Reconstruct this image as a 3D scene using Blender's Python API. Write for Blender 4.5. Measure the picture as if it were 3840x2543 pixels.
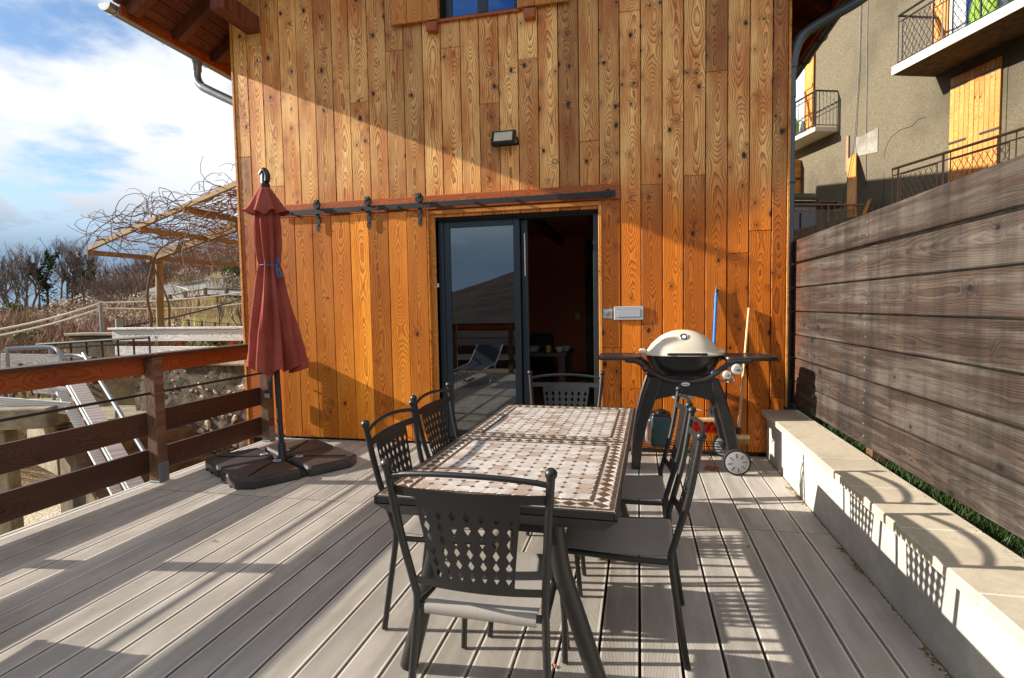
import bpy, math, random
from math import sin, cos, pi, radians, sqrt, atan2, tan
from mathutils import Vector, Matrix

random.seed(7)
for o in list(bpy.data.objects):
    bpy.data.objects.remove(o)
SC = bpy.context.scene
COL = SC.collection

# ------------------------------------------------------------------ camera
cam = bpy.data.cameras.new('camera')
cam.sensor_width = 36.0
cam.lens = 2079.4 / 3840 * 36.0
cam.clip_start = 0.05
cam.clip_end = 6000
camo = bpy.data.objects.new('camera', cam)
COL.objects.link(camo)
YAW, PIT, ROL = radians(-12.84), radians(-3.326), radians(-0.985)
_f = Vector((sin(YAW) * cos(PIT), cos(YAW) * cos(PIT), sin(PIT)))
_r = Vector((cos(YAW), -sin(YAW), 0))
_u = _r.cross(_f)
_r2 = _r * cos(ROL) + _u * sin(ROL)
_u2 = -_r * sin(ROL) + _u * cos(ROL)
mw = Matrix((( _r2.x, _u2.x, -_f.x, 0), (_r2.y, _u2.y, -_f.y, 0), (_r2.z, _u2.z, -_f.z, 1.44), (0, 0, 0, 1)))
camo.matrix_world = mw
SC.camera = camo
SC.render.resolution_x, SC.render.resolution_y = 1024, 678

# ------------------------------------------------------------------ light
LD = Vector((1.0, 0.15, -0.4366)).normalized()      # direction the sunlight travels
EL = math.asin(-LD.z)
AZ = atan2(-LD.x, -LD.y)                            # compass-like angle of the sun from +Y
sun = bpy.data.lights.new('sun', 'SUN')
sun.energy = 5.0
sun.angle = radians(0.53)
sun.color = (1.0, 0.92, 0.81)
suno = bpy.data.objects.new('sun', sun)
suno.rotation_euler = LD.to_track_quat('-Z', 'Y').to_euler()
suno.location = (-20, -3, 12)
COL.objects.link(suno)

wd = bpy.data.worlds.new('World')
SC.world = wd
wd.use_nodes = True
wt = wd.node_tree
wt.nodes.clear()
def wn(t, **k):
    n = wt.nodes.new(t)
    for a, b in k.items():
        setattr(n, a, b)
    return n
def wmath(op, a, b=None, c=None):
    n = wn('ShaderNodeMath', operation=op)
    for i, v in enumerate((a, b, c)):
        if v is None: continue
        if isinstance(v, (int, float)): n.inputs[i].default_value = v
        else: wt.links.new(v, n.inputs[i])
    return n.outputs[0]
sky = wn('ShaderNodeTexSky', sky_type='NISHITA')
sky.sun_disc = False
sky.sun_elevation = EL
sky.sun_rotation = AZ
sky.altitude = 500
sky.air_density, sky.dust_density, sky.ozone_density = 1.0, 0.2, 2.5
tc = wn('ShaderNodeTexCoord')
sep = wn('ShaderNodeSeparateXYZ')
wt.links.new(tc.outputs['Generated'], sep.inputs[0])
zc = wmath('MAXIMUM', sep.outputs[2], 0.0)
den = wmath('ADD', zc, 0.22)
cmb = wn('ShaderNodeCombineXYZ')
wt.links.new(wmath('DIVIDE', sep.outputs[0], den), cmb.inputs[0])
wt.links.new(wmath('DIVIDE', sep.outputs[1], den), cmb.inputs[1])
cmb.inputs[2].default_value = 0.7
n1 = wn('ShaderNodeTexNoise'); n1.inputs['Scale'].default_value = 1.5; n1.inputs['Detail'].default_value = 9; n1.inputs['Roughness'].default_value = 0.56
n1.inputs['Distortion'].default_value = 0.25
wt.links.new(cmb.outputs[0], n1.inputs['Vector'])
n2 = wn('ShaderNodeTexNoise'); n2.inputs['Scale'].default_value = 0.5; n2.inputs['Detail'].default_value = 4
wt.links.new(cmb.outputs[0], n2.inputs['Vector'])
def wramp(v, a, b):
    n = wn('ShaderNodeMapRange', interpolation_type='SMOOTHSTEP')
    n.inputs[1].default_value = a; n.inputs[2].default_value = b
    wt.links.new(v, n.inputs[0]); return n.outputs[0]
cover = wramp(n1.outputs[0], 0.37, 0.51)
lowfade = wramp(sep.outputs[2], 0.075, 0.21)              # low clouds over the valley turn slate blue
def wmix(f, a, b):
    n = wn('ShaderNodeMix', data_type='RGBA')
    wt.links.new(f, n.inputs[0])
    for i, v in ((6, a), (7, b)):
        if isinstance(v, tuple): n.inputs[i].default_value = v
        else: wt.links.new(v, n.inputs[i])
    return n.outputs[2]
cloud_hi = wmix(wramp(n2.outputs[0], 0.40, 0.66), (5.4, 5.7, 6.1, 1), (6.9, 6.9, 6.9, 1))
cloud = wmix(lowfade, (1.7, 2.5, 3.5, 1), cloud_hi)
low = wmath('SUBTRACT', 1.0, lowfade)
cov2 = wmath('MAXIMUM', cover, wmath('MULTIPLY', low, 0.98))
skycol = wmix(wmath('MULTIPLY', cov2, 0.97), sky.outputs[0], cloud)
bg = wn('ShaderNodeBackground')
bg.inputs[1].default_value = 0.078
wt.links.new(skycol, bg.inputs[0])
wo = wn('ShaderNodeOutputWorld')
wt.links.new(bg.outputs[0], wo.inputs[0])

SC.view_settings.view_transform = 'Standard'
SC.view_settings.look = 'None'
SC.view_settings.exposure = 1.1
SC.view_settings.gamma = 1.0
SC.view_settings.use_curve_mapping = False
try:
    SC.render.engine = 'CYCLES'
    SC.cycles.max_bounces = 8
    SC.cycles.transparent_max_bounces = 12
except Exception:
    pass

# ------------------------------------------------------------------ helpers
WL = {}          # world position of each parent that was built unrotated

class MB:
    def __init__(s):
        s.v = []; s.f = []
    def add(s, vs, fs):
        b = len(s.v)
        s.v += [tuple(p) for p in vs]
        s.f += [tuple(i + b for i in q) for q in fs]
        return s
    def box(s, x0, x1, y0, y1, z0, z1, ch=0.0):
        if ch <= 0:
            vs = [(x, y, z) for x in (x0, x1) for y in (y0, y1) for z in (z0, z1)]
            return s.add(vs, [(0, 1, 3, 2), (4, 6, 7, 5), (0, 4, 5, 1), (2, 3, 7, 6), (0, 2, 6, 4), (1, 5, 7, 3)])
        lo = (x0, y0, z0); hi = (x1, y1, z1)
        ch = min(ch, *(0.45 * (hi[i] - lo[i]) for i in range(3)))
        vs = []; ix = {}
        for a in (0, 1):
            for b in (0, 1):
                for c in (0, 1):
                    k = (a, b, c)
                    for ax in range(3):
                        p = []
                        for i in range(3):
                            e = hi[i] if k[i] else lo[i]
                            if i != ax: e += -ch if k[i] else ch
                            p.append(e)
                        ix[k + (ax,)] = len(vs); vs.append(tuple(p))
        fs = []
        for ax in range(3):
            o1, o2 = (ax + 1) % 3, (ax + 2) % 3
            for e in (0, 1):
                q = []
                for (u, w) in ((0, 0), (1, 0), (1, 1), (0, 1)):
                    k = [0, 0, 0]; k[ax] = e; k[o1] = u; k[o2] = w
                    q.append(ix[tuple(k) + (ax,)])
                fs.append(tuple(q if e else q[::-1]))
            for u in (0, 1):
                for w in (0, 1):
                    k0 = [0, 0, 0]; k0[o1] = u; k0[o2] = w; k0[ax] = 0
                    k1 = list(k0); k1[ax] = 1
                    q = [ix[tuple(k0) + (o1,)], ix[tuple(k1) + (o1,)], ix[tuple(k1) + (o2,)], ix[tuple(k0) + (o2,)]]
                    fs.append(tuple(q if u != w else q[::-1]))
        for a in (0, 1):
            for b in (0, 1):
                for c in (0, 1):
                    q = [ix[(a, b, c, i)] for i in range(3)]
                    fs.append(tuple(q if (a + b + c) % 2 else q[::-1]))
        return s.add(vs, fs)
    def obox(s, p0, p1, w, h, up=(0, 0, 1), ch=0.0):
        """a bar from p0 to p1, w wide, h high"""
        p0, p1 = Vector(p0), Vector(p1)
        d = p1 - p0; L = d.length; d.normalize()
        sd = d.cross(Vector(up))
        if sd.length < 1e-5: sd = d.cross(Vector((1, 0, 0)))
        sd.normalize(); up = sd.cross(d)
        t = MB().box(0, L, -w / 2, w / 2, -h / 2, h / 2, ch)
        return s.add([p0 + d * a - sd * b + up * c for a, b, c in t.v], t.f)
    def tube(s, pts, r, n=8, cap=True, closed=False):
        pts = [Vector(p) for p in pts]; m = len(pts)
        rr = r if isinstance(r, (list, tuple)) else [r] * m
        tg = []
        for i in range(m):
            a = pts[(i - 1) % m] if (i > 0 or closed) else pts[i]
            b = pts[(i + 1) % m] if (i < m - 1 or closed) else pts[i]
            t = b - a
            tg.append(t.normalized() if t.length > 1e-9 else Vector((0, 0, 1)))
        ref = Vector((0, 0, 1)) if abs(tg[0].z) < 0.9 else Vector((1, 0, 0))
        nr = (ref - tg[0] * ref.dot(tg[0])).normalized()
        vs = []; fs = []
        for i in range(m):
            nr = nr - tg[i] * nr.dot(tg[i])
            if nr.length < 1e-6: nr = tg[i].orthogonal()
            nr.normalize(); bn = tg[i].cross(nr)
            for k in range(n):
                a = 2 * pi * k / n
                vs.append(pts[i] + (nr * cos(a) + bn * sin(a)) * rr[i])
        for i in range(m if closed else m - 1):
            j = (i + 1) % m
            for k in range(n):
                k2 = (k + 1) % n
                fs.append((i * n + k, i * n + k2, j * n + k2, j * n + k))
        if cap and not closed:
            fs.append(tuple(range(n))[::-1]); fs.append(tuple((m - 1) * n + k for k in range(n)))
        return s.add(vs, fs)
    def lathe(s, prof, n=20, o=(0, 0, 0), ax=(0, 0, 1)):
        """prof = [(radius, height)] round the axis ax at o"""
        q = Vector((0, 0, 1)).rotation_difference(Vector(ax)); o = Vector(o)
        vs = []; fs = []; m = len(prof)
        for r, h in prof:
            for k in range(n):
                a = 2 * pi * k / n
                vs.append(o + q @ Vector((r * cos(a), r * sin(a), h)))
        for i in range(m - 1):
            for k in range(n):
                k2 = (k + 1) % n
                fs.append((i * n + k, i * n + k2, (i + 1) * n + k2, (i + 1) * n + k))
        if prof[0][0] > 1e-6: fs.append(tuple(range(n))[::-1])
        if prof[-1][0] > 1e-6: fs.append(tuple((m - 1) * n + k for k in range(n)))
        return s.add(vs, fs)
    def sphere(s, o, r, n=12, sc=(1, 1, 1)):
        m = n // 2
        t = MB().lathe([(max(r * sin(pi * i / m), 1e-7), -r * cos(pi * i / m)) for i in range(m + 1)], n)
        return s.add([(o[0] + a * sc[0], o[1] + b * sc[1], o[2] + c * sc[2]) for a, b, c in t.v], t.f)
    def prism(s, poly, d, ax='z'):
        """poly of 2D points swept from d[0] to d[1] along ax"""
        def mk(p, h):
            return {'z': (p[0], p[1], h), 'y': (p[0], h, p[1]), 'x': (h, p[0], p[1])}[ax]
        n = len(poly)
        vs = [mk(p, d[0]) for p in poly] + [mk(p, d[1]) for p in poly]
        fs = [tuple(range(n))[::-1], tuple(range(n, 2 * n))]
        fs += [(i, (i + 1) % n, n + (i + 1) % n, n + i) for i in range(n)]
        return s.add(vs, fs)
    def loft(s, rings, cap=True):
        n = len(rings[0]); vs = [p for r in rings for p in r]; fs = []
        for i in range(len(rings) - 1):
            for k in range(n):
                k2 = (k + 1) % n
                fs.append((i * n + k, i * n + k2, (i + 1) * n + k2, (i + 1) * n + k))
        if cap:
            fs.append(tuple(range(n))[::-1]); fs.append(tuple((len(rings) - 1) * n + k for k in range(n)))
        return s.add(vs, fs)
    def xf(s, M):
        s.v = [tuple(M @ Vector(p)) for p in s.v]; return s
    def mesh(s, name, mat, smooth=None, fix=True):
        me = bpy.data.meshes.new(name)
        me.from_pydata(s.v, [], s.f)
        if fix:
            import bmesh
            bm = bmesh.new(); bm.from_mesh(me)
            bmesh.ops.recalc_face_normals(bm, faces=bm.faces)
            bm.to_mesh(me); bm.free()
        if mat: me.materials.append(mat)
        if smooth is not None:
            me.polygons.foreach_set('use_smooth', [True] * len(me.polygons))
            me.set_sharp_from_angle(angle=radians(smooth))
        me.update()
        return me
    def obj(s, name, mat, parent=None, smooth=None, world=True, center=True, fix=True):
        """one mesh object; vertices are world coordinates (world) or in the parent's space"""
        c = Vector((0, 0, 0))
        if center and s.v:
            lo = [min(p[i] for p in s.v) for i in range(3)]; hi = [max(p[i] for p in s.v) for i in range(3)]
            c = Vector([(a + b) / 2 for a, b in zip(lo, hi)])
            s.v = [(p[0] - c.x, p[1] - c.y, p[2] - c.z) for p in s.v]
        me = s.mesh(name, mat, smooth, fix)
        o = bpy.data.objects.new(name, me); COL.objects.link(o)
        off = WL.get(parent.name, Vector()) if (parent and world) else Vector()
        o.location = c - off
        if parent: o.parent = parent
        WL[o.name] = c
        return o

def link_mesh(name, me, parent, loc, world=True):
    o = bpy.data.objects.new(name, me); COL.objects.link(o)
    off = WL.get(parent.name, Vector()) if (parent and world) else Vector()
    o.location = Vector(loc) - off
    if parent: o.parent = parent
    WL[o.name] = Vector(loc)
    return o

def tag(o, label, cat, group=None):
    o['label'] = label; o['category'] = cat
    if group: o['group'] = group
    return o

def thing(name, loc, label, cat, group=None, rz=0):
    o = bpy.data.objects.new(name, None); COL.objects.link(o)
    o.location = loc; o.rotation_euler = (0, 0, rz)
    o.empty_display_size = 0.1
    WL[o.name] = Vector(loc)
    return tag(o, label, cat, group)

def struct(o):
    o['kind'] = 'structure'; return o
def stuff(o):
    o['kind'] = 'stuff'; return o

KIDS = {}
def copy_tree(o, parent=None):
    c = o.copy(); COL.objects.link(c)
    if parent: c.parent = parent
    for ch in list(o.children): copy_tree(ch, c)
    return c

def arc(c, r, a0, a1, n, f):
    return [f(c[0] + r * cos(a0 + (a1 - a0) * i / n), c[1] + r * sin(a0 + (a1 - a0) * i / n)) for i in range(n + 1)]

def bez(pts, n=6):
    """smooth Catmull-Rom path through pts"""
    P = [Vector(p) for p in pts]; out = []
    for i in range(len(P) - 1):
        a = P[max(i - 1, 0)]; b = P[i]; c = P[i + 1]; d = P[min(i + 2, len(P) - 1)]
        for k in range(n):
            t = k / n
            out.append(0.5 * ((2 * b) + (c - a) * t + (2 * a - 5 * b + 4 * c - d) * t * t + (3 * b - a - 3 * c + d) * t ** 3))
    out.append(P[-1]); return out

# ------------------------------------------------------------------ materials
def lin(r, g, b):
    def f(c):
        c /= 255.0
        return c / 12.92 if c <= 0.04045 else ((c + 0.055) / 1.055) ** 2.4
    return (f(r), f(g), f(b), 1.0)

class NT:
    def __init__(s, name):
        s.m = bpy.data.materials.new(name); s.m.use_nodes = True
        s.t = s.m.node_tree; s.t.nodes.clear()
        s.out = s.n('ShaderNodeOutputMaterial')
        s.b = s.n('ShaderNodeBsdfPrincipled')
        s.t.links.new(s.b.outputs[0], s.out.inputs[0])
    def n(s, t, **k):
        x = s.t.nodes.new(t)
        for a, b in k.items(): setattr(x, a, b)
        return x
    def put(s, sock, v):
        if v is None: return
        if isinstance(v, (int, float, tuple)): sock.default_value = v
        else: s.t.links.new(v, sock)
    def math(s, op, a, b=None, c=None, clamp=False):
        x = s.n('ShaderNodeMath', operation=op, use_clamp=clamp)
        for i, v in enumerate((a, b, c)): s.put(x.inputs[i], v)
        return x.outputs[0]
    def mix(s, f, a, b, mode='MIX'):
        x = s.n('ShaderNodeMix', data_type='RGBA', blend_type=mode)
        s.put(x.inputs[0], f); s.put(x.inputs[6], a); s.put(x.inputs[7], b)
        return x.outputs[2]
    def step(s, v, a, b, lo=0.0, hi=1.0):
        x = s.n('ShaderNodeMapRange', interpolation_type='SMOOTHSTEP')
        s.put(x.inputs[0], v)
        for i, k in enumerate((a, b, lo, hi)): x.inputs[i + 1].default_value = k
        return x.outputs[0]
    def noise(s, vec, scale, detail=3, rough=0.5, dist=0.0):
        x = s.n('ShaderNodeTexNoise')
        s.put(x.inputs['Vector'], vec); s.put(x.inputs['Scale'], scale)
        x.inputs['Detail'].default_value = detail; x.inputs['Roughness'].default_value = rough
        x.inputs['Distortion'].default_value = dist
        return x.outputs[0]
    def comb(s, a, b, c):
        x = s.n('ShaderNodeCombineXYZ')
        for i, v in enumerate((a, b, c)): s.put(x.inputs[i], v)
        return x.outputs[0]
    def obj(s):
        return s.n('ShaderNodeTexCoord').outputs['Object']
    def pos(s):
        return s.n('ShaderNodeNewGeometry').outputs['Position']
    def sep(s, v):
        x = s.n('ShaderNodeSeparateXYZ'); s.put(x.inputs[0], v); return x.outputs
    def rnd(s):
        return s.n('ShaderNodeObjectInfo').outputs['Random']
    def isl(s):
        return s.n('ShaderNodeNewGeometry').outputs['Random Per Island']
    def bump(s, h, strength=0.3, dist=0.01):
        x = s.n('ShaderNodeBump'); x.inputs['Strength'].default_value = strength; x.inputs['Distance'].default_value = dist
        s.put(x.inputs['Height'], h); s.put(s.b.inputs['Normal'], x.outputs[0])
    def fin(s, col=None, rough=None, metal=None, spec=None):
        if col is not None: s.put(s.b.inputs['Base Color'], col)
        if rough is not None: s.put(s.b.inputs['Roughness'], rough)
        if metal is not None: s.put(s.b.inputs['Metallic'], metal)
        if spec is not None: s.put(s.b.inputs['Specular IOR Level'], spec)
        return s.m

def plain(name, col, rough=0.5, metal=0.0, var=0.12, scale=30, bump=0.0, spec=None):
    s = NT(name)
    p = s.obj()
    n = s.noise(p, scale, 5, 0.6)
    d = s.noise(p, scale * 0.12, 3)
    f = s.math('MULTIPLY_ADD', n, var * 2, 1 - var)
    f = s.math('MULTIPLY', f, s.math('MULTIPLY_ADD', d, var * 1.6, 1 - var * 0.8))
    c = s.mix(1.0, col, s.comb(f, f, f), 'MULTIPLY')
    r = s.math('MULTIPLY_ADD', n, 0.16, rough - 0.08)
    if bump: s.bump(n, bump, 0.004)
    return s.fin(c, r, metal, spec)

def wood(name, dark, mid, light, axis='z', freq=62.0, knots=0.8, rough=0.55, var=0.35, low=None, grey=None, bump=0.25, half=0.1, kn_scale=1.0, warp=1.0, ringk=0.62, streak_tint=False):
    """sawn softwood: plain-sawn rings (the log's radius seen through the cut), fibres, knots.
    low=(colour mid, z0, z1): weathering paler above z1, oiled colour kept below z0"""
    s = NT(name)
    x, y, z = s.sep(s.obj())
    a, d, l = {'z': (x, y, z), 'y': (x, z, y), 'yz': (z, x, y), 'x': (z, y, x), 'xy': (y, z, x)}[axis]
    R = s.rnd()
    R2 = s.math('FRACT', s.math('MULTIPLY', R, 17.31))
    R3 = s.math('FRACT', s.math('MULTIPLY', R, 71.7))
    off = s.math('MULTIPLY', R, 63.0)
    lo = s.math('ADD', l, off)
    side = s.math('ADD', s.math('MULTIPLY', d, 1.0), 0.0)
    w1 = s.noise(s.comb(lo, off, 0.0), 1.3, 2)
    w2 = s.noise(s.comb(s.math('MULTIPLY', lo, 2.4 * warp), s.math('MULTIPLY', a, 1.5), off), 1.0, 1, 0.5)
    w3 = s.noise(s.comb(s.math('MULTIPLY', lo, 9.0), s.math('MULTIPLY', a, 30.0), off), 1.0, 2, 0.5)
    x0 = s.math('ADD', s.math('MULTIPLY_ADD', R2, 0.5 * half, -0.25 * half), s.math('MULTIPLY_ADD', w1, 0.5 * half, -0.25 * half))
    dd = s.math('ADD', s.math('MULTIPLY_ADD', w2, 0.30, -0.10), s.math('MULTIPLY', w3, 0.012))
    dx = s.math('SUBTRACT', a, x0)
    # knots
    vo = s.n('ShaderNodeTexVoronoi', feature='F1', voronoi_dimensions='2D')
    vo.inputs['Randomness'].default_value = 1.0
    vo.inputs['Scale'].default_value = 1.0
    kw = s.math('MULTIPLY_ADD', w3, 0.10, -0.05)
    s.put(vo.inputs['Vector'], s.comb(s.math('ADD', s.math('MULTIPLY_ADD', a, 7.5 * kn_scale, R3), kw), s.math('SUBTRACT', s.math('MULTIPLY', lo, 5.0 * kn_scale), kw), 0.0))
    kd = vo.outputs['Distance']
    kc = s.sep(vo.outputs['Color'])
    kden = s.noise(s.comb(s.math('MULTIPLY', lo, 0.9), off, 7.0), 1.0, 1)
    kon = s.math('LESS_THAN', kc[0], s.math('MULTIPLY', s.step(kden, 0.36, 0.68), knots * 0.80))
    ksz = s.math('MULTIPLY_ADD', s.math('POWER', kc[1], 2.5), 0.20, 0.045)
    kn = s.math('MULTIPLY', kon, s.math('SUBTRACT', 1.0, s.math('DIVIDE', kd, ksz), clamp=True), clamp=True)
    halo = s.math('MULTIPLY', kon, s.step(kd, 0.42, 0.05))
    r = s.math('SQRT', s.math('ADD', s.math('MULTIPLY', dx, dx), s.math('MULTIPLY', dd, dd)))
    r = s.math('ADD', r, s.math('MULTIPLY', halo, 0.022))
    fib = s.noise(s.comb(s.math('MULTIPLY', a, 130.0), s.math('MULTIPLY', lo, 2.2), s.math('MULTIPLY', d, 130.0)), 1.0, 4, 0.6)
    ph = s.math('ADD', s.math('MULTIPLY', r, freq), s.math('MULTIPLY', fib, 0.35))
    ring = s.math('FRACT', ph)
    ring = s.math('POWER', ring, 2.2)
    patch = s.noise(s.comb(s.math('MULTIPLY', a, 5.0), s.math('MULTIPLY', lo, 1.1), off), 1.0, 4, 0.6)
    base = s.mix(s.step(patch, 0.3, 0.72), light, mid)
    if low:
        pz = s.sep(s.pos())[2]
        f = s.step(s.math('MULTIPLY_ADD', patch, 0.5, pz), low[1] + 0.25, low[2] + 0.25)
        base = s.mix(f, low[0], base)
    c = s.mix(s.math('MULTIPLY', ring, ringk), base, dark)
    c = s.mix(s.math('MULTIPLY', s.step(fib, 0.45, 0.8), 0.35), c, dark)
    b = s.math('MULTIPLY_ADD', R2, var * 2, 1 - var)
    c = s.mix(1.0, c, s.comb(b, s.math('POWER', b, 1.15), s.math('POWER', b, 1.35)), 'MULTIPLY')
    if grey:
        g = s.noise(s.comb(s.math('MULTIPLY', a, 14.0), s.math('MULTIPLY', lo, 0.9), off), 1.0, 5, 0.65)
        gf = s.step(g, grey[1], grey[2])
        gc = s.mix(s.math('MULTIPLY', ring, 0.45), grey[0], dark)
        c = s.mix(gf, c, gc)
    if streak_tint:        # dark streaks and patches down across the boards, orange staining at the house end
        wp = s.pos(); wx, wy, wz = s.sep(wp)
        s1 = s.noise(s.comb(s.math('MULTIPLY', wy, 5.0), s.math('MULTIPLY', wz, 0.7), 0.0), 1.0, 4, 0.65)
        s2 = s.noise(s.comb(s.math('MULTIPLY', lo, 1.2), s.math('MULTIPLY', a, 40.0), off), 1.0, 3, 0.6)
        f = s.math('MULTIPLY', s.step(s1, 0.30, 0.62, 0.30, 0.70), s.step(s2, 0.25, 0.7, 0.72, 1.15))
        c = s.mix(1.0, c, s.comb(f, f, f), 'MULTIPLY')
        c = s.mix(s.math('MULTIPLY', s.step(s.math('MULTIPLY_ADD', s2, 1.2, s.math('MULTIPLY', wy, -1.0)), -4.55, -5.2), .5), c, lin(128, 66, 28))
    kdk = tuple(k * 0.28 for k in dark[:3]) + (1,)
    c = s.mix(s.math('MULTIPLY', halo, 0.35), c, dark)
    c = s.mix(s.step(kn, 0.05, 0.7), c, kdk)
    hgt = s.math('SUBTRACT', s.math('MULTIPLY_ADD', ring, 0.5, s.math('MULTIPLY', fib, 0.6)), kn)
    s.bump(hgt, bump, 0.003)
    return s.fin(c, s.math('MULTIPLY_ADD', fib, 0.2, rough - 0.1), 0.0, 0.35)

def rustic(name, c1, c2, c3, scale=8, bump=0.6, rough=0.9, dist=0.02, coarse=0.35):
    """stone, render, concrete: three tones of mottling with a rough face"""
    s = NT(name)
    p = s.pos()
    n1 = s.noise(p, scale, 6, 0.62); n2 = s.noise(p, scale * coarse * 0.4, 4, 0.55); n3 = s.noise(p, scale * 9, 3, 0.6)
    c = s.mix(s.step(n1, 0.35, 0.65), c1, c2)
    c = s.mix(s.step(n2, 0.45, 0.72), c, c3)
    f = s.math('MULTIPLY_ADD', n3, 0.5, 0.75)
    c = s.mix(1.0, c, s.comb(f, f, f), 'MULTIPLY')
    s.bump(s.math('ADD', n1, s.math('MULTIPLY', n3, 0.5)), bump, dist)
    return s.fin(c, rough)

# timber
W_CLAD = wood('cladding_larch', lin(84, 36, 8), lin(198, 116, 46), lin(250, 196, 120), 'z', 85, 1.0, 0.45, 0.36, low=(lin(214, 116, 22), 2.1, 2.9), ringk=0.85, warp=0.6)
W_DOOR = wood('barn_door_larch', lin(120, 52, 8), lin(212, 120, 26), lin(236, 150, 46), 'z', 80, 0.3, 0.4, 0.42, ringk=0.85, warp=0.6)
W_TRIM = wood('oiled_trim', lin(96, 38, 14), lin(160, 78, 30), lin(182, 98, 42), 'x', 60, 0.3, 0.42, 0.12)
W_JAMB = wood('jamb_larch', lin(120, 66, 22), lin(196, 124, 48), lin(218, 150, 70), 'z', 70, 0.3, 0.5, 0.15)
W_RAIL = wood('railing_boards', lin(30, 16, 12), lin(66, 39, 28), lin(84, 53, 38), 'yz', 60, 0.35, 0.5, 0.2)
W_RAILTOP = wood('railing_top_board', lin(70, 26, 10), lin(146, 66, 26), lin(168, 86, 36), 'yz', 60, 0.3, 0.4, 0.12)
W_POST = wood('railing_posts', lin(46, 30, 22), lin(96, 68, 52), lin(118, 86, 66), 'z', 60, 0.4, 0.5, 0.12)
W_FENCE = wood('fence_weathered', lin(22, 14, 10), lin(66, 48, 37), lin(88, 70, 57), 'yz', 105, 0.45, 0.8, 0.20, grey=(lin(104, 95, 86), 0.42, 0.66), bump=0.6, half=0.16, warp=0.16, ringk=0.85, streak_tint=True)
W_GREY = wood('silver_grey_timber', lin(120, 116, 112), lin(205, 202, 198), lin(226, 224, 220), 'x', 40, 0.5, 0.8, 0.06, bump=0.4)
W_PERG = wood('pergola_timber', lin(70, 50, 28), lin(128, 100, 62), lin(152, 124, 82), 'x', 50, 0.5, 0.75, 0.12)
W_DARK = wood('roof_timber', lin(36, 16, 10), lin(86, 42, 26), lin(112, 60, 36), 'y', 50, 0.5, 0.7, 0.3)
W_ORANGE = wood('shutter_pine', lin(150, 84, 28), lin(200, 132, 58), lin(216, 154, 80), 'z', 60, 0.8, 0.5, 0.08)
W_SHUT = wood('larch_shutter', lin(110, 56, 18), lin(186, 114, 46), lin(208, 140, 66), 'z', 60, 0.3, 0.5, 0.15)
# metal, plastic, stone
M_IRON = plain('black_iron', lin(24, 24, 26), 0.5, 0.0, 0.2, 40, 0.1)
M_ALU = plain('door_frame_anthracite', lin(44, 54, 62), 0.35, 0.4, 0.06, 20)
M_CHAIR = plain('chair_paint_anthracite', lin(24, 24, 24), 0.42, 0.0, 0.10, 160, 0.06)
M_ZINC = plain('zinc', lin(150, 158, 160), 0.38, 0.75, 0.18, 9)
M_ZINCD = plain('downpipe_dark_zinc', lin(84, 92, 98), 0.4, 0.6, 0.2, 9)
M_GALV = plain('galvanised_steel', lin(128, 135, 140), 0.5, 0.5, 0.15, 60)
M_BLACK = plain('black_plastic', lin(26, 26, 28), 0.42, 0.0, 0.15, 60, 0.05)
M_GRILL = plain('grill_black_shell', lin(30, 30, 32), 0.33, 0.0, 0.12, 140, 0.08)
M_LID = plain('grill_lid_cream', lin(206, 198, 178), 0.46, 0.0, 0.03, 20, 0, 0.3)
M_CHROME = plain('bright_metal', lin(205, 205, 205), 0.22, 0.85, 0.05, 20)
M_WHEEL = plain('wheel_disc_grey', lin(146, 146, 150), 0.5, 0.1, 0.06, 60)
M_RUBBER = plain('rubber', lin(26, 26, 26), 0.8, 0.0, 0.2, 60)
M_WHITE = plain('white_plastic', lin(222, 222, 218), 0.4, 0.0, 0.05, 30)
M_LBOX = plain('light_grey_metal', lin(186, 190, 194), 0.38, 0.4, 0.05, 40)
M_COPING = rustic('coping_stone', lin(180, 169, 147), lin(190, 179, 157), lin(166, 156, 136), 18, 0.12, 0.75, 0.003)
M_RENDER = rustic('white_render', lin(172, 169, 160), lin(184, 181, 172), lin(152, 152, 146), 14, 0.35, 0.9, 0.006)
M_CONC = rustic('old_concrete', lin(118, 108, 88), lin(148, 138, 116), lin(90, 84, 64), 7, 0.6, 0.95, 0.02)
M_CONCD = rustic('stained_concrete', lin(74, 60, 42), lin(102, 84, 58), lin(54, 46, 32), 7, 0.7, 0.95, 0.02)
M_MORTAR = rustic('rough_mortar', lin(92, 80, 66), lin(140, 126, 106), lin(66, 56, 45), 16, 1.0, 0.95, 0.08)
M_STONE = rustic('limestone_rubble', lin(164, 150, 128), lin(192, 182, 162), lin(132, 112, 86), 12, 0.7, 0.9, 0.02)
M_ROUGH = rustic('roughcast_render', lin(108, 99, 80), lin(126, 116, 94), lin(92, 84, 66), 26, 1.0, 0.95, 0.03, 0.05)
M_SLABW = plain('balcony_edge_white', lin(200, 195, 178), 0.8, 0.0, 0.08, 12)
M_PATCH = rustic('plaster_patch', lin(134, 130, 119), lin(150, 146, 135), lin(118, 112, 100), 16, 0.5, 0.9, 0.01)
M_RUST = plain('rusty_iron', lin(150, 122, 98), 0.8, 0.2, 0.35, 30, 0.3)
M_ROOMW = plain('room_panelling', lin(205, 112, 68), 0.55, 0.0, 0.2, 6)
M_ROOMS = rustic('room_stone', lin(88, 82, 70), lin(116, 108, 92), lin(66, 60, 52), 9, 0.8, 0.9, 0.03)
M_ROOMF = plain('room_floor', lin(170, 136, 100), 0.4, 0.0, 0.15, 8)
M_ROOMC = plain('room_ceiling', lin(170, 104, 70), 0.6, 0.0, 0.2, 6)

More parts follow.
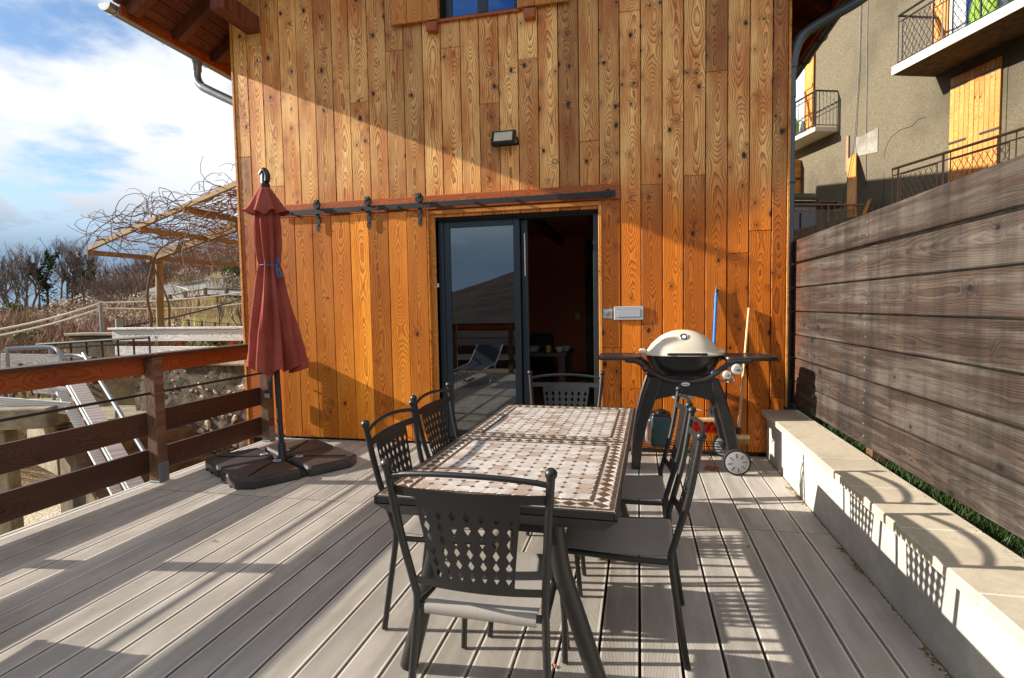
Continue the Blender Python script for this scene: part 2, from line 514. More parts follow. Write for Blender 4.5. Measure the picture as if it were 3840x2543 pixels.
def glass(name, tint=(0.80, 0.84, 0.86, 1), boost=0.06, refl=(0.96, 0.98, 1, 1)):
    s = NT(name)
    s.t.nodes.remove(s.b)
    fr = s.n('ShaderNodeFresnel'); fr.inputs[0].default_value = 1.52
    f = s.math('ADD', s.math('MULTIPLY', fr.outputs[0], 1.7), boost, clamp=True)
    tr = s.n('ShaderNodeBsdfTransparent'); tr.inputs[0].default_value = tint
    gl = s.n('ShaderNodeBsdfGlossy'); gl.inputs[0].default_value = refl; gl.inputs[1].default_value = 0.004
    mx = s.n('ShaderNodeMixShader')
    s.put(mx.inputs[0], f); s.t.links.new(tr.outputs[0], mx.inputs[1]); s.t.links.new(gl.outputs[0], mx.inputs[2])
    s.t.links.new(mx.outputs[0], s.out.inputs[0])
    return s.m
M_GLASS = glass('door_glass', (0.42, 0.46, 0.48, 1), 0.10)
M_GLASS2 = glass('window_glass', (0.16, 0.22, 0.30, 1), 0.30, (0.16, 0.36, 0.80, 1))  # blue gloss colour puts a blue sky reflection into the glass
# ================================================================== the deck
def deck_mat():
    s = NT('composite_decking')
    p = s.obj()
    x, y, z = s.sep(p)
    R = s.rnd()
    n = s.noise(s.comb(s.math('MULTIPLY', x, 9.0), s.math('MULTIPLY_ADD', y, 1.3, s.math('MULTIPLY', R, 40.0)), z), 1.0, 5, 0.6)
    g = s.noise(s.pos(), 2.3, 4, 0.6)
    f = s.noise(s.comb(s.math('MULTIPLY', x, 420.0), s.math('MULTIPLY', y, 30.0), 0.0), 1.0, 2)
    c = s.mix(s.step(n, 0.3, 0.7), lin(174, 167, 158), lin(200, 193, 183))
    c = s.mix(s.step(g, 0.50, 0.78, 0, 0.45), c, lin(150, 141, 125))
    b = s.math('ADD', s.math('MULTIPLY_ADD', R, 0.14, 0.86), s.math('MULTIPLY_ADD', f, 0.12, -0.06))
    c = s.mix(1.0, c, s.comb(b, b, b), 'MULTIPLY')
    spot = s.noise(s.pos(), 26, 2, 0.5)
    c = s.mix(s.step(spot, 0.74, 0.80, 0, 0.5), c, lin(92, 84, 72))
    s.bump(f, 0.15, 0.001)
    return s.fin(c, s.math('MULTIPLY_ADD', n, 0.15, 0.52), 0.0, 0.4)
M_DECK = deck_mat()
M_JOIST = plain('deck_joist', lin(24, 22, 20), 0.95)
deck = MB()
for k in range(14):
    y = -0.45 + k * 0.455
    deck.box(-4.06, 1.30, y, y + 0.06, -0.19, -0.031)
deck.box(-4.085, -4.04, -0.52, 5.50, -0.24, -0.005)
deck.box(-4.04, 1.30, -0.52, 5.50, -0.23, -0.20)
for k in range(31):
    deck.box(1.001 - .1665 * k - .016, 1.001 - .1665 * k + .016, -0.5, 5.49, -0.0305, -0.0265)
deck = struct(deck.obj('deck', M_JOIST))
def ribbed(w, y0, y1):
    g0 = 0.0095
    pr = [(-w / 2, -0.025), (-w / 2, -0.017), (-w / 2 + .010, -0.016), (-w / 2 + .010, -0.0055), (-w / 2, -0.0045), (-w / 2, -0.0015), (-w / 2 + 0.0015, 0.0), (-w / 2 + g0, 0.0)]
    n = int((w - 2 * g0) / 0.0056); pit = (w - 2 * g0) / n; x = -w / 2 + g0
    for i in range(n):
        pr += [(x + 0.0006, -0.0026), (x + pit * 0.46, -0.0026), (x + pit * 0.46 + 0.0006, 0.0), (x + pit, 0.0)]
        x += pit
    pr += [(w / 2 - 0.0015, 0.0), (w / 2, -0.0015), (w / 2, -0.0045), (w / 2 - .010, -0.0055), (w / 2 - .010, -0.016), (w / 2, -0.017), (w / 2, -0.025)]
    m = MB(); N = len(pr); h = (y1 - y0) / 2
    m.add([(a, -h, b) for a, b in pr] + [(a, h, b) for a, b in pr],
          [(i, i + 1, N + i + 1, N + i) for i in range(N - 1)] + [(0, N, 2 * N - 1, N - 1)] + [tuple(range(N))[::-1], tuple(range(N, 2 * N))])
    return m.mesh('deck_board', M_DECK)
SEAM = 3.70
segs = [(-0.5, SEAM - 0.004), (SEAM + 0.004, 5.497)]
rb = [ribbed(0.1535, *sg) for sg in segs]
for sg, me in zip(segs, rb):
    yc = (sg[0] + sg[1]) / 2
    for k in range(30):
        link_mesh('deck_board', me, deck, (1.001 - 0.1665 * (k + 0.5) + random.uniform(-.0006, .0006), yc, random.uniform(-0.0012, 0.0004)))
    link_mesh('deck_board', ribbed(0.156, *sg), deck, (1.084, yc, 0))
for sg in segs:
    MB().box(-4.088, -4.052, sg[0], sg[1], -0.03, 0.002, 0.003).obj('edge_trim', M_DECK, deck)
    MB().box(-4.048, -3.999, sg[0], sg[1], -0.025, -0.001, 0.003).obj('edge_trim', M_DECK, deck)

# ================================================================== the timber house
WY = 5.525
EX0, EX1, EZ = -5.05, 2.0, 4.52
RIDGE, SL = -1.525, tan(radians(36))
def zr(x):                       # underside of the roof
    return EZ + SL * (min(x, 2 * RIDGE - x) - EX0)
house = thing('timber_house', (-1.5, 9.0, 0), 'larch clad gabled house with sliding glass door and barn door rail', 'house')
# carcass behind the boards
M_CARC = plain('wall_membrane', lin(20, 14, 10), 0.9)
cz = MB()
DX0, DX1, DZ = -2.065, -0.372, 2.36
cz.box(-4.37, DX0, WY + 0.022, WY + 0.20, -1.5, DZ)
cz.box(DX1, 1.30, WY + 0.022, WY + 0.20, -1.5, DZ)
cz.box(-4.37, 1.30, WY + 0.022, WY + 0.20, DZ, 4.36)
cz.box(-4.37, -1.93, WY + 0.022, WY + 0.20, 4.36, 5.6)
cz.box(-1.14, 1.30, WY + 0.022, WY + 0.20, 4.36, 5.6)
cz.box(DX0, DX1, WY + 0.022, WY + 0.20, -0.4, -0.04)
cz.prism([(-4.37, 5.02), (1.30, 5.02), (1.30, 5.0), (RIDGE, zr(RIDGE)), (-4.37, 5.0)], (WY + 0.21, WY + 0.25), 'y')
cz.obj('wall', M_CARC, house)
M_SIDE = wood('side_cladding', lin(120, 66, 26), lin(190, 126, 60), lin(206, 150, 84), 'z', 58, 0.5, 0.5, 0.2)
MB().box(-4.392, -4.36, WY + 0.03, 15.0, -1.5, 4.95).obj('side_wall', M_SIDE, house)
MB().box(1.29, 1.318, WY + 0.03, 15.0, -1.5, 4.95).obj('side_wall', M_SIDE, house)
MB().prism([(-4.39, -1.5), (1.318, -1.5), (1.318, 4.95), (RIDGE, zr(RIDGE)), (-4.39, 4.95)], (15.0, 15.1), 'y').obj('rear_wall', M_SIDE, house)
BX0_ = -3.92
# cladding boards: measured joints
EDG = [-4.395, -4.222, -4.034, -3.814, -3.606, -3.395, -3.183, -2.986, -2.771, -2.565, -2.366, -2.155, -1.957, -1.748, -1.553, -1.349,
       -1.152, -.950, -.753, -.554, -.360, -.165, .031, .229, .422, .618, .810, 1.000, 1.193, 1.322]
JN = {0: [3.17], 1: [4.37], 2: [2.82], 7: [3.635], 9: [4.12], 12: [4.08], 14: [3.486], 16: [3.878], 19: [3.035], 21: [4.205, 0.62], 22: [2.58], 24: [2.638, 1.05],
      25: [3.567], 26: [1.9], 28: [0.55], 27: [2.1], 20: [1.02]}
for i in range(len(EDG) - 1):
    a, b = EDG[i], EDG[i + 1]; xm = (a + b) / 2
    top = min(zr(a), zr(b)) - 0.02
    zs = [0.03]
    if DX0 - 0.15 < xm < DX1 + 0.01: zs = [DZ + 0.02]
    if -1.94 < xm < -1.13: top = 4.352
    js = [j for j in JN.get(i, []) if zs[0] + 0.1 < j < top]
    cuts = zs + sorted(js) + [top]
    for z0, z1 in zip(cuts[:-1], cuts[1:]):
        pr = random.uniform(0, 0.004)
        MB().box(a + 0.0038, b - 0.0038, WY - pr, WY + 0.0215, z0 + 0.001, z1 - 0.001, 0.004).obj('cladding_board', W_CLAD, house)
nl = MB()
for i in range(len(EDG) - 1):
    for z in (0.55, 1.15, 1.75, 2.9, 3.45, 4.0):
        for u in (.16, .84):
            x = EDG[i] + (EDG[i + 1] - EDG[i]) * u
            if z < DZ + .2 and BX0_ - .05 < x < DX1 + .05: continue
            nl.lathe([(.004, 0), (.004, .002), (0, .003)], 6, (x, WY - .0035, z + random.uniform(-.03, .03)), (0, -1, 0))
stuff(nl.obj('nail_heads', M_GALV, house))
# corner boards, base flashing
MB().box(-4.425, -4.397, WY - 0.01, WY + 0.10, -0.5, 4.93, 0.004).obj('corner_board', W_JAMB, house)
MB().box(1.3235, 1.345, WY - 0.006, WY + 0.08, -0.3, 4.93, 0.004).obj('corner_board', W_JAMB, house)
MB().box(-4.39, DX0 - 0.03, WY - 0.006, WY + 0.02, -0.02, 0.026, 0.002).obj('base_flashing', M_IRON, house)
MB().box(DX1 + 0.02, 1.10, WY - 0.004, WY + 0.02, -0.02, 0.026, 0.002).obj('base_flashing', M_IRON, house)

# barn door pushed open along the wall
BX0, BX1, BZ1 = -3.90, -2.135, 2.455
door = MB().box(BX0 + 0.02, BX1 - 0.02, WY - 0.022, WY - 0.008, 0.03, BZ1 - 0.02).obj('barn_door', W_DOOR, house)
xb = BX0; bw = [0.20, 0.196, 0.204, 0.20, 0.196, 0.20, 0.19, 0.198]; f = (BX1 - BX0) / sum(bw)
for w in bw:
    w *= f
    MB().box(xb + 0.003, xb + w - 0.003, WY - 0.050 - random.uniform(0, .003), WY - 0.0225, 0.025, BZ1, 0.004).obj('door_board', W_DOOR, door)
    xb += w
MB().box(BX1, BX1 + 0.018, WY - 0.052, WY - 0.006, 0.025, BZ1, 0.003).obj('door_edge', W_DOOR, door)
hd = MB().box(-3.90, -0.165, WY - 0.036, WY - 0.006, 2.462, 2.605, 0.004).obj('header_board', W_TRIM, house)
tk = MB().box(-3.92, -0.205, WY - 0.085, WY - 0.077, 2.475, 2.530, 0.002).obj('track_bar', M_IRON, hd)
for k in range(9):
    MB().tube([(-3.7 + k * 0.42, WY - 0.092, 2.502), (-3.7 + k * 0.42, WY - 0.03, 2.502)], 0.014, 8).obj('track_bolt', M_IRON, hd, 40)
MB().box(-0.30, -0.255, WY - 0.105, WY - 0.070, 2.47, 2.545, 0.004).obj('track_stop', M_IRON, hd)
for hx in (-3.375, -2.776, -2.197):
    st = MB()
    path = [(-0.068, 2.31), (-0.068, 2.60), (-0.078, 2.622), (-0.098, 2.622), (-0.108, 2.60), (-0.108, 2.53)]
    pts = [Vector((hx, WY + a, z)) for a, z in path]
    for p, q in zip(pts[:-1], pts[1:]):
        st.obox(p, q, 0.044, 0.006, (0, -1, 0.2))
    st.prism([(hx - 0.022, 2.31), (hx, 2.285), (hx + 0.022, 2.31)], (WY - 0.071, WY - 0.065), 'y')
    so = st.obj('hanger_strap', M_IRON, door)
    MB().lathe([(0.0, -.012), (0.040, -.012), (0.045, -.006), (0.038, 0), (0.045, .006), (0.040, .012), (0, .012)], 20, (hx, WY - 0.084, 2.573), (0, 1, 0)).obj('roller', M_IRON, door, 30)
    for zz in (2.36, 2.44, 2.585):
        MB().lathe([(0.011, 0), (0.011, .005), (0.006, .009), (0, .009)], 8, (hx, WY - (0.069 if zz < 2.5 else .112), zz), (0, -1, 0)).obj('bolt', M_IRON, door, 30)

# door opening lining
jy0, jy1 = WY - 0.028, WY + 0.15
for n_, bx in (('jamb', (DX0 - 0.07, DX0, jy0 + .034, jy1, -0.02, DZ + 0.05)), ('jamb', (DX1 - 0.002, DX1 + 0.028, jy0, jy1, -0.02, DZ + 0.05)),
               ('lintel', (DX0 - 0.075, DX1 + 0.03, jy0, jy1, DZ + 0.052, DZ + 0.092))):
    MB().box(*bx, 0.003).obj(n_, W_JAMB, house)
MB().box(DX0 + 0.001, DX0 + 0.012, WY + 0.03, WY + 0.055, 1.66, 1.70).obj('contact_plate', M_WHITE, house)
# sliding glass door
GY = 5.68
pd = MB()
pd.box(DX0, DX0 + 0.06, GY - 0.07, GY + 0.07, 0, DZ + 0.05, .003); pd.box(DX1 - 0.062, DX1 - 0.003, GY - 0.07, GY + 0.07, 0, DZ + 0.05, .003)
pd.box(DX0 + 0.06, DX1 - 0.062, GY - 0.07, GY + 0.07, DZ - 0.015, DZ + 0.05, .003); pd.box(DX0 + 0.06, DX1 - 0.062, GY - 0.07, GY + 0.07, -0.02, 0.04, .003)
pd = pd.obj('patio_door', M_ALU, house)
def leaf(x0, x1, y, st):
    m = MB(); z0, z1 = 0.042, DZ - 0.018
    m.box(x0, x0 + st, y - .02, y + .02, z0, z1, .003); m.box(x1 - st, x1, y - .02, y + .02, z0, z1, .003)
    m.box(x0 + st, x1 - st, y - .02, y + .02, z0, z0 + 0.085, .003); m.box(x0 + st, x1 - st, y - .02, y + .02, z1 - 0.06, z1, .003)
    lf = m.obj('door_leaf', M_ALU, pd)
    MB().box(x0 + st - .005, x1 - st + .005, y - .004, y + .004, z0 + 0.08, z1 - 0.055).obj('glass_pane', M_GLASS, lf)
    return lf
leaf(DX0 + 0.06, -1.186, GY - 0.033, 0.066)
leaf(-1.92, -1.115, GY + 0.033, 0.066)          # the second leaf is slid open behind the first
MB().box(-1.150, -1.138, GY - 0.004, GY + 0.012, 1.75, 2.2, .003).obj('pull_handle', M_CHROME, pd)
# upper window with its shutters
win = MB()
win.box(-1.925, -1.86, WY + .09, WY + .15, 4.37, 5.58); win.box(-1.2, -1.142, WY + .09, WY + .15, 4.37, 5.58)
win.box(-1.86, -1.2, WY + .09, WY + .15, 4.37, 4.43); win.box(-1.58, -1.48, WY + .085, WY + .15, 4.43, 5.58); win.box(-1.86, -1.2, WY + .09, WY + .15, 5.5, 5.58)
win = win.obj('window', M_ALU, house)
for a, b in ((-1.86, -1.58), (-1.48, -1.2)):
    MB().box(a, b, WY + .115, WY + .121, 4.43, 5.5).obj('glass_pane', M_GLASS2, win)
MB().box(-1.96, -1.11, WY - 0.03, WY + 0.10, 4.332, 4.362, .003).obj('window_sill', W_TRIM, win)
for sgn, x0, x1 in ((-1, -2.463, -1.955), (1, -1.135, -0.629)):
    sh = MB().box(x0 + .01, x1 - .01, WY - 0.030, WY - 0.012, 4.38, 5.5).obj('shutter', W_SHUT, house)
    for k in range(3):
        w = (x1 - x0) / 3
        MB().box(x0 + k * w + .002, x0 + k * w + w - .002, WY - 0.055, WY - 0.0305, 4.352, 5.55, .004).obj('shutter_board', W_SHUT, sh)
for bx in (-2.023, -1.018):
    bl = MB().box(bx - .055, bx + .055, WY - 0.07, WY - 0.005, 4.235, 4.328, .004).obj('shutter_block', W_TRIM, house)
    for dx, dz in ((-.025, .015), (.022, .03)):
        MB().lathe([(0.006, 0), (0.006, .002), (0, .003)], 8, (bx + dx, WY - 0.070, 4.28 + dz), (0, -1, 0)).obj('screw', M_GALV, bl)

# roof
V0 = 4.66            # gable verge
roof = MB()
for sgn in (-1, 1):
    e = EX0 if sgn < 0 else EX1
    q = [(e, EZ), (RIDGE, zr(RIDGE)), (RIDGE, zr(RIDGE) + 0.10), (e + sgn * .02, EZ + 0.10)]
    roof.prism(q, (V0, 15.4), 'y')
M_TILE = plain('roof_tile', lin(120, 84, 66), 0.8, 0, 0.3, 6)
roof = roof.obj('roof', M_TILE, house)
for sgn in (-1, 1):
    e = EX0 if sgn < 0 else EX1
    def P(d, off):        # d metres up the slope from the eave, off below the soffit
        ca, sa = cos(radians(36)), sin(radians(36))
        return e - sgn * (d * ca + off * sa) * 1.0, EZ + d * sa - off * ca
    nb = 9 if sgn < 0 else 7
    for k in range(nb):       # soffit boards run along the house
        d0, d1 = 0.03 + k * 0.125, 0.03 + k * 0.125 + 0.117
        q = [P(d0, .002), P(d1, .002), P(d1, .02 + 0.003 * (k % 2)), P(d0, .02 + 0.003 * (k % 2))]
        MB().prism(q, (V0 + .02, 12.0), 'y').obj('soffit_board', W_DARK, roof)
    for k in range(8 if sgn < 0 else 5):
        y = V0 + 0.10 + k * 0.56
        MB().prism([P(-.02, .023), P(1.2, .023), P(1.2, .15), P(.06, .15), P(0.0, .08)], (y, y + .085), 'y').obj('rafter', W_DARK, roof)
    x = e - sgn * 0.035
    MB().box(min(x, x - sgn * .022), max(x, x - sgn * .022), V0 + .03, 14.5, EZ - .12, EZ - .012, .003).obj('eaves_board', W_RAILTOP, roof)  # orange timber colour stands in for sunlight bounced onto the inner face
    # gutter
    gx, gz, gr = e + sgn * 0.055, EZ - 0.028, 0.072
    g = MB(); n = 12
    ring = [(gx + gr * cos(pi + pi * i / n), gz + gr * sin(pi + pi * i / n)) for i in range(n + 1)]
    ring += [(gx + (gr - .004) * cos(2 * pi - pi * i / n), gz + (gr - .004) * sin(2 * pi - pi * i / n)) for i in range(n + 1)]
    g.prism(ring, (V0 - 0.03, 14.6), 'y')
    g.prism([(gx + gr * cos(pi + pi * i / n), gz + gr * sin(pi + pi * i / n)) for i in range(n + 1)], (V0 - 0.045, V0 - 0.03), 'y')
    gu = g.obj('gutter', M_ZINC if sgn < 0 else M_ZINCD, roof, 40)
    for k in range(6):
        y = V0 + 0.05 + k * 0.62
        MB().tube([(gx + (gr + .004) * cos(pi + pi * i / 10), y, gz + (gr + .004) * sin(pi + pi * i / 10)) for i in range(11)], 0.009, 6).obj('gutter_bracket', M_ZINC if sgn < 0 else M_ZINCD, gu, 50)
    if sgn < 0:
        y = 5.78
        MB().lathe([(0.055, -.17), (0.055, -.12), (0.075, -.03), (0.08, -.02)], 16, (gx, y, gz - 0.02)).obj('outlet', M_ZINC, roof, 30)
        p = bez([(gx, y, gz - .17), (gx, y, gz - .27), (gx + .05, y, gz - .36), (gx + .18, y, gz - .44), (gx + .78, y + .02, gz - .74)], 6)
        MB().tube(p, 0.048, 14).obj('downpipe', M_ZINC, roof, 40)
    else:
        y = 5.64
        p = bez([(gx, y, gz - .04), (gx, y, gz - .16), (gx - .04, y, gz - .30), (gx - .14, y, gz - .40), (gx - .50, y, gz - .58), (gx - .63, y, gz - .70), (1.372, y, 3.55), (1.37, y, 3.3)], 7)
        MB().tube(p, 0.046, 14).obj('downpipe_elbow', M_ZINCD, roof, 40)
        MB().tube([(1.37, y, 3.62), (1.37, y, 0.52)], 0.042, 14).obj('downpipe', M_ZINCD, roof, 40)
        for zz in (3.58, 2.55, 1.4):
            MB().lathe([(.048, -.02), (.052, -.015), (.052, .015), (.048, .02)], 14, (1.37, y, zz)).obj('pipe_clamp', M_ZINCD, roof, 40)
MB().box(-4.21, -4.04, 4.98, WY + .1, 4.49, 4.67, .008).obj('purlin', W_DARK, roof)
MB().box(1.02, 1.19, 4.98, WY + .1, 4.49, 4.67, .008).obj('purlin', W_DARK, roof)

# the room behind the glass
rm = MB()
rm.box(-3.9, 1.2, 9.6, 9.65, 0, 2.62); rm.box(-3.95, -3.9, 5.74, 9.6, 0, 2.62)
rm.obj('room_wall', M_ROOMW, house)
MB().box(-0.86, 1.2, 9.38, 9.595, 0, 2.62).obj('room_wall', M_ROOMS, house)
MB().box(1.15, 1.2, 5.74, 9.6, 0, 2.62).obj('room_wall', M_ROOMW, house)
MB().box(-3.9, 1.2, 5.76, 9.6, -0.06, -0.012).obj('room_floor', M_ROOMF, house)
MB().box(-3.95, 1.2, 5.74, 9.65, 2.62, 2.68).obj('room_ceiling', M_ROOMC, house)
for k in range(6):
    MB().box(-3.6 + k * 0.75, -3.5 + k * 0.75, 5.78, 9.58, 2.50, 2.618, .005).obj('ceiling_beam', W_DARK, house)
MB().box(-1.06, -0.98, 9.585, 9.598, 1.20, 1.32, .004).obj('light_switch', M_WHITE, house)

# wall fittings
fl = thing('floodlight', (-1.29, WY, 3.10), 'black square floodlight with pale glass front high on the cladding', 'floodlight')
Mx = Matrix.Translation((-1.29, WY - 0.09, 3.11)) @ Matrix.Rotation(radians(-24), 4, 'X')
MB().box(-.122, .122, -.018, .022, -.078, .078, .008).xf(Mx).obj('housing', M_BLACK, fl)
M_LENS = plain('floodlight_lens', lin(196, 188, 160), 0.25, 0, 0.1, 30)
MB().box(-.092, .092, -.0215, -.0185, -.052, .052, .001).xf(Mx).obj('lens', M_LENS, fl)
MB().box(-.03, .03, .022, .034, -.05, .05).xf(Mx).obj('driver_box', M_BLACK, fl)
br = MB().obox((-1.42, WY - .075, 3.11), (-1.42, WY - .002, 3.06), .02, .004); br.obox((-1.16, WY - .075, 3.11), (-1.16, WY - .002, 3.06), .02, .004)
br.box(-1.425, -1.155, WY - .006, WY - .001, 3.05, 3.075); br.obj('bracket', M_BLACK, fl)
lb = thing('letter_box', (-0.09, WY, 1.36), 'pale grey metal letter slot plate beside the glass door', 'letter box')
MB().box(-0.229, 0.051, WY - .022, WY - .0045, 1.293, 1.425, .004).obj('plate', M_LBOX, lb)
MB().box(-0.20, 0.022, WY - .0275, WY - .0225, 1.322, 1.395, .002).obj('flap', M_LBOX, lb)
MB().box(-0.203, 0.025, WY - .0225, WY - .0222, 1.319, 1.398).obj('slot_shadow_gap', M_IRON, lb)
ic = thing('intercom', (-0.292, WY, 1.357), 'small square grey intercom plate next to the letter slot', 'intercom')
MB().box(-0.338, -0.246, WY - .018, WY - .0045, 1.310, 1.404, .004).obj('plate', M_LBOX, ic)
MB().lathe([(0.03, 0), (0.03, .003), (.026, .005), (0, .005)], 20, (-.292, WY - .018, 1.362), (0, -1, 0)).obj('speaker_ring', M_ZINC, ic, 30)
MB().box(-.30, -.284, WY - .0205, WY - .018, 1.318, 1.328).obj('call_button', M_CHROME, ic)
# ================================================================== deck railings
def railing(name, label, posts, T, group=None, s0=None, s1=None, dark_top=False):
    """built along s (deck edge), t outwards; T maps (s,t,z) to the world"""
    base = T((posts[0] + posts[-1]) / 2, 0, 0)
    r = thing(name, base, label, 'railing', group)
    def bx(nm, mat, s0, s1, t0, t1, z0, z1, ch=.004, par=None):
        a, b = T(s0, t0, z0), T(s1, t1, z1)
        lo = [min(a[i], b[i]) for i in range(3)]; hi = [max(a[i], b[i]) for i in range(3)]
        return MB().box(lo[0], hi[0], lo[1], hi[1], lo[2], hi[2], ch).obj(nm, mat, par or r)
    for p in posts:
        po = bx('post', W_POST, p - .05, p + .05, -.05, .048, .02, 1.065)
        pb = bx('post_bracket', M_GALV, p - .053, p + .053, -.054, -.049, -.002, .17, .002, po)
        bx('post_foot', M_GALV, p - .052, p + .052, -.055, .05, .001, .018, .002, po)
        for dz in (.05, .12):
            a = T(p, -.054, dz); b = T(p, -.064, dz)
            MB().tube([a, b], .009, 6).obj('bolt', M_GALV, pb)
    s0 = posts[0] - .05 if s0 is None else s0
    s1 = posts[-1] + .05 if s1 is None else s1
    cuts = [s0] + [p for p in posts[1:-1]] + [s1]
    for a, b in zip(cuts[:-1], cuts[1:]):
        e = random.uniform(-.003, .003)
        bx('top_board', W_RAILTOP, a + .002, b - .002, .05, .082, .925 + e, 1.068 + e)
        bx('rail_board', W_RAIL, a + .002, b - .002, .05, .082, .405 + e, .600 + e)
        bx('rail_board', W_RAIL, a + .002, b - .002, .05, .082, .080 - e, .278 - e)
    for a, b in zip([s0] + posts[1::2], posts[1::2] + [s1]):
        bx('cap_rail', W_RAIL, a + .002, b - .002, -.042, .105, 1.070, 1.096, .005)
    MB().tube([T(s0, 0.0, .765), T(s1, 0.0, .765)], .011, 10).obj('metal_bar', M_IRON, r, 40)
    return r
def Tl(s, t, z): return (-4.005 - t, s, z)
railing('deck_railing', 'dark brown plank railing along the open left edge of the deck', [-0.45, 0.86, 2.35, 3.885, 5.33], Tl, None, -0.5, 5.40)
def Tb(s, t, z): return (s, -0.46 - t, z)
railing('deck_railing', 'dark brown plank railing across the deck end facing the glass door', [-2.7, -1.4, -0.1, 1.08], Tb, None, -3.95, 1.13)

# ================================================================== low wall and fence
lw = thing('low_wall', (1.28, 2.5, 0), 'white rendered low wall with beige stone coping along the fence', 'wall')
MB().box(1.165, 1.40, -0.6, 5.50, -0.3, 0.398).obj('wall_body', M_RENDER, lw)
ys = [5.50, 5.04, 4.41, 3.83, 3.25, 2.69, 2.12, 1.55, .98, .41, -.16, -.6]
for a, b in zip(ys[:-1], ys[1:]):
    MB().box(1.112, 1.432, b + .003, a - .003, .400, .450 + random.uniform(-.001, .001), .006).obj('coping_slab', M_COPING, lw)
M_JOINT = plain('coping_joint', lin(214, 206, 188), 0.9)
MB().box(1.12, 1.425, -0.6, 5.498, .397, .4465).obj('joint_mortar', M_JOINT, lw)
# soil and grass strip between wall and fence
M_SOIL = rustic('soil', lin(70, 58, 40), lin(92, 78, 54), lin(52, 46, 30), 14, 0.8, 0.95, 0.03)
strip = MB().box(1.402, 2.2, -0.8, 7.5, 0.1, 0.36); struct(strip.obj('planting_bed', M_SOIL))
def leafmat(name, c1, c2, tr=0.25, rough=0.6):
    s = NT(name)
    r = s.isl()
    c = s.mix(r, c1, c2)
    s.fin(c, rough, 0, 0.3)
    if tr:
        t = s.n('ShaderNodeBsdfTranslucent'); s.put(t.inputs[0], c)
        m = s.n('ShaderNodeMixShader'); m.inputs[0].default_value = tr
        s.t.links.new(s.b.outputs[0], m.inputs[1]); s.t.links.new(t.outputs[0], m.inputs[2])
        s.t.links.new(m.outputs[0], s.out.inputs[0])
    return s.m
M_GRASS = leafmat('grass', lin(28, 48, 14), lin(58, 80, 30))
def blades(n, fx, fy, fz, h0, h1, w=.004):
    m = MB()
    for _ in range(n):
        x, y = fx(), fy(); z = fz(x, y); h = random.uniform(h0, h1); a = random.uniform(0, 2 * pi)
        dx, dy = cos(a), sin(a); ln = random.uniform(.2, .9) * h; b = a + random.uniform(-1, 1)
        p0 = (x - dy * w, y + dx * w, z); p1 = (x + dy * w, y - dx * w, z)
        q = (x + cos(b) * ln * .4, y + sin(b) * ln * .4, z + h * .6); t = (x + cos(b) * ln, y + sin(b) * ln, z + h)
        m.add([p0, p1, (q[0] + dy * w * .7, q[1] - dx * w * .7, q[2]), (q[0] - dy * w * .7, q[1] + dx * w * .7, q[2]), t], [(0, 1, 2, 3), (3, 2, 4)])
    return m
g = blades(9000, lambda: random.uniform(1.42, 1.95), lambda: random.uniform(0.5, 6.2), lambda x, y: .355, .04, .13)
stuff(g.obj('grass', M_GRASS, None, None, True, True, False))
bpy.data.objects['grass']['label'] = 'green grass growing between the low wall and the fence'
bpy.data.objects['grass']['category'] = 'grass'
fe = thing('timber_fence', (1.45, 3.0, 0.3), 'tall weathered grey plank fence above the low wall', 'fence')
FA = tan(radians(1.05))
def fx(y): return 1.425 + (5.4 - y) * FA
Y0f, Y1f = -0.9, 5.88
for k in range(7):
    z1 = 2.0 - k * 0.2164; z0 = z1 - (0.2064 if k else 0.198)
    tl = random.uniform(-.003, .003)
    m = MB().box(-.0145, .0145, -(Y1f - Y0f) / 2, (Y1f - Y0f) / 2, -(z1 - z0) / 2, (z1 - z0) / 2, .006)
    n_ = 24; m2 = MB()
    # the long edges wander a little, as sawn boards do
    for i in range(n_):
        pass
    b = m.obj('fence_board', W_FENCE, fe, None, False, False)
    ym = (Y0f + Y1f) / 2
    b.location = Vector((fx(ym) + random.uniform(-.002, .002), ym, (z0 + z1) / 2)) - WL[fe.name]
    b.rotation_euler = (tl * .35, random.uniform(-.012, .012), radians(1.05))
    for yy in (4.0, 2.05):
        for dz in (.04, -.04):
            MB().lathe([(0.007, 0), (0.006, .003), (0, .004)], 8, (fx(yy) - .0155, yy + random.uniform(-.01, .01), (z0 + z1) / 2 + dz), (-1, 0, 0)).obj('screw', M_GALV, fe)
for yy in (Y1f - .01, 4.0, 2.05, 0.1):
    steel = yy > 5
    MB().box(fx(yy) + (.018 if not steel else -.03), fx(yy) + .10, yy - (.045 if not steel else -.016), yy + .05, .1, 1.95 if not steel else 2.0, .004).obj('post', M_ALU if steel else W_POST, fe)
MB().box(1.322, 1.405, 5.505, 5.56, .30, .47, .004).obj('post_foot', M_ALU, fe)

# ================================================================== dining table with mosaic top
def stone_tile(name, c1, c2, c3):
    s = NT(name)
    p = s.pos(); r = s.isl()
    n = s.noise(p, 22, 5, 0.65); n2 = s.noise(p, 5, 3)
    c = s.mix(s.step(n, .3, .72), c1, c2)
    c = s.mix(s.math('MULTIPLY', s.step(s.math('MULTIPLY_ADD', n2, .8, s.math('MULTIPLY', r, .5)), .62, .85), .8), c, c3)
    b = s.math('MULTIPLY_ADD', r, .16, .90)
    c = s.mix(1.0, c, s.comb(b, b, b), 'MULTIPLY')
    return s.fin(c, s.math('MULTIPLY_ADD', n, .2, .28), 0, .5)
M_TILE_L = stone_tile('beige_marble_tile', lin(176, 168, 160), lin(202, 196, 190), lin(146, 124, 108))
M_TILE_D = stone_tile('brown_tile', lin(72, 58, 46), lin(92, 76, 62), lin(60, 48, 38))
M_GROUT = plain('pale_grout', lin(186, 178, 167), 0.8)
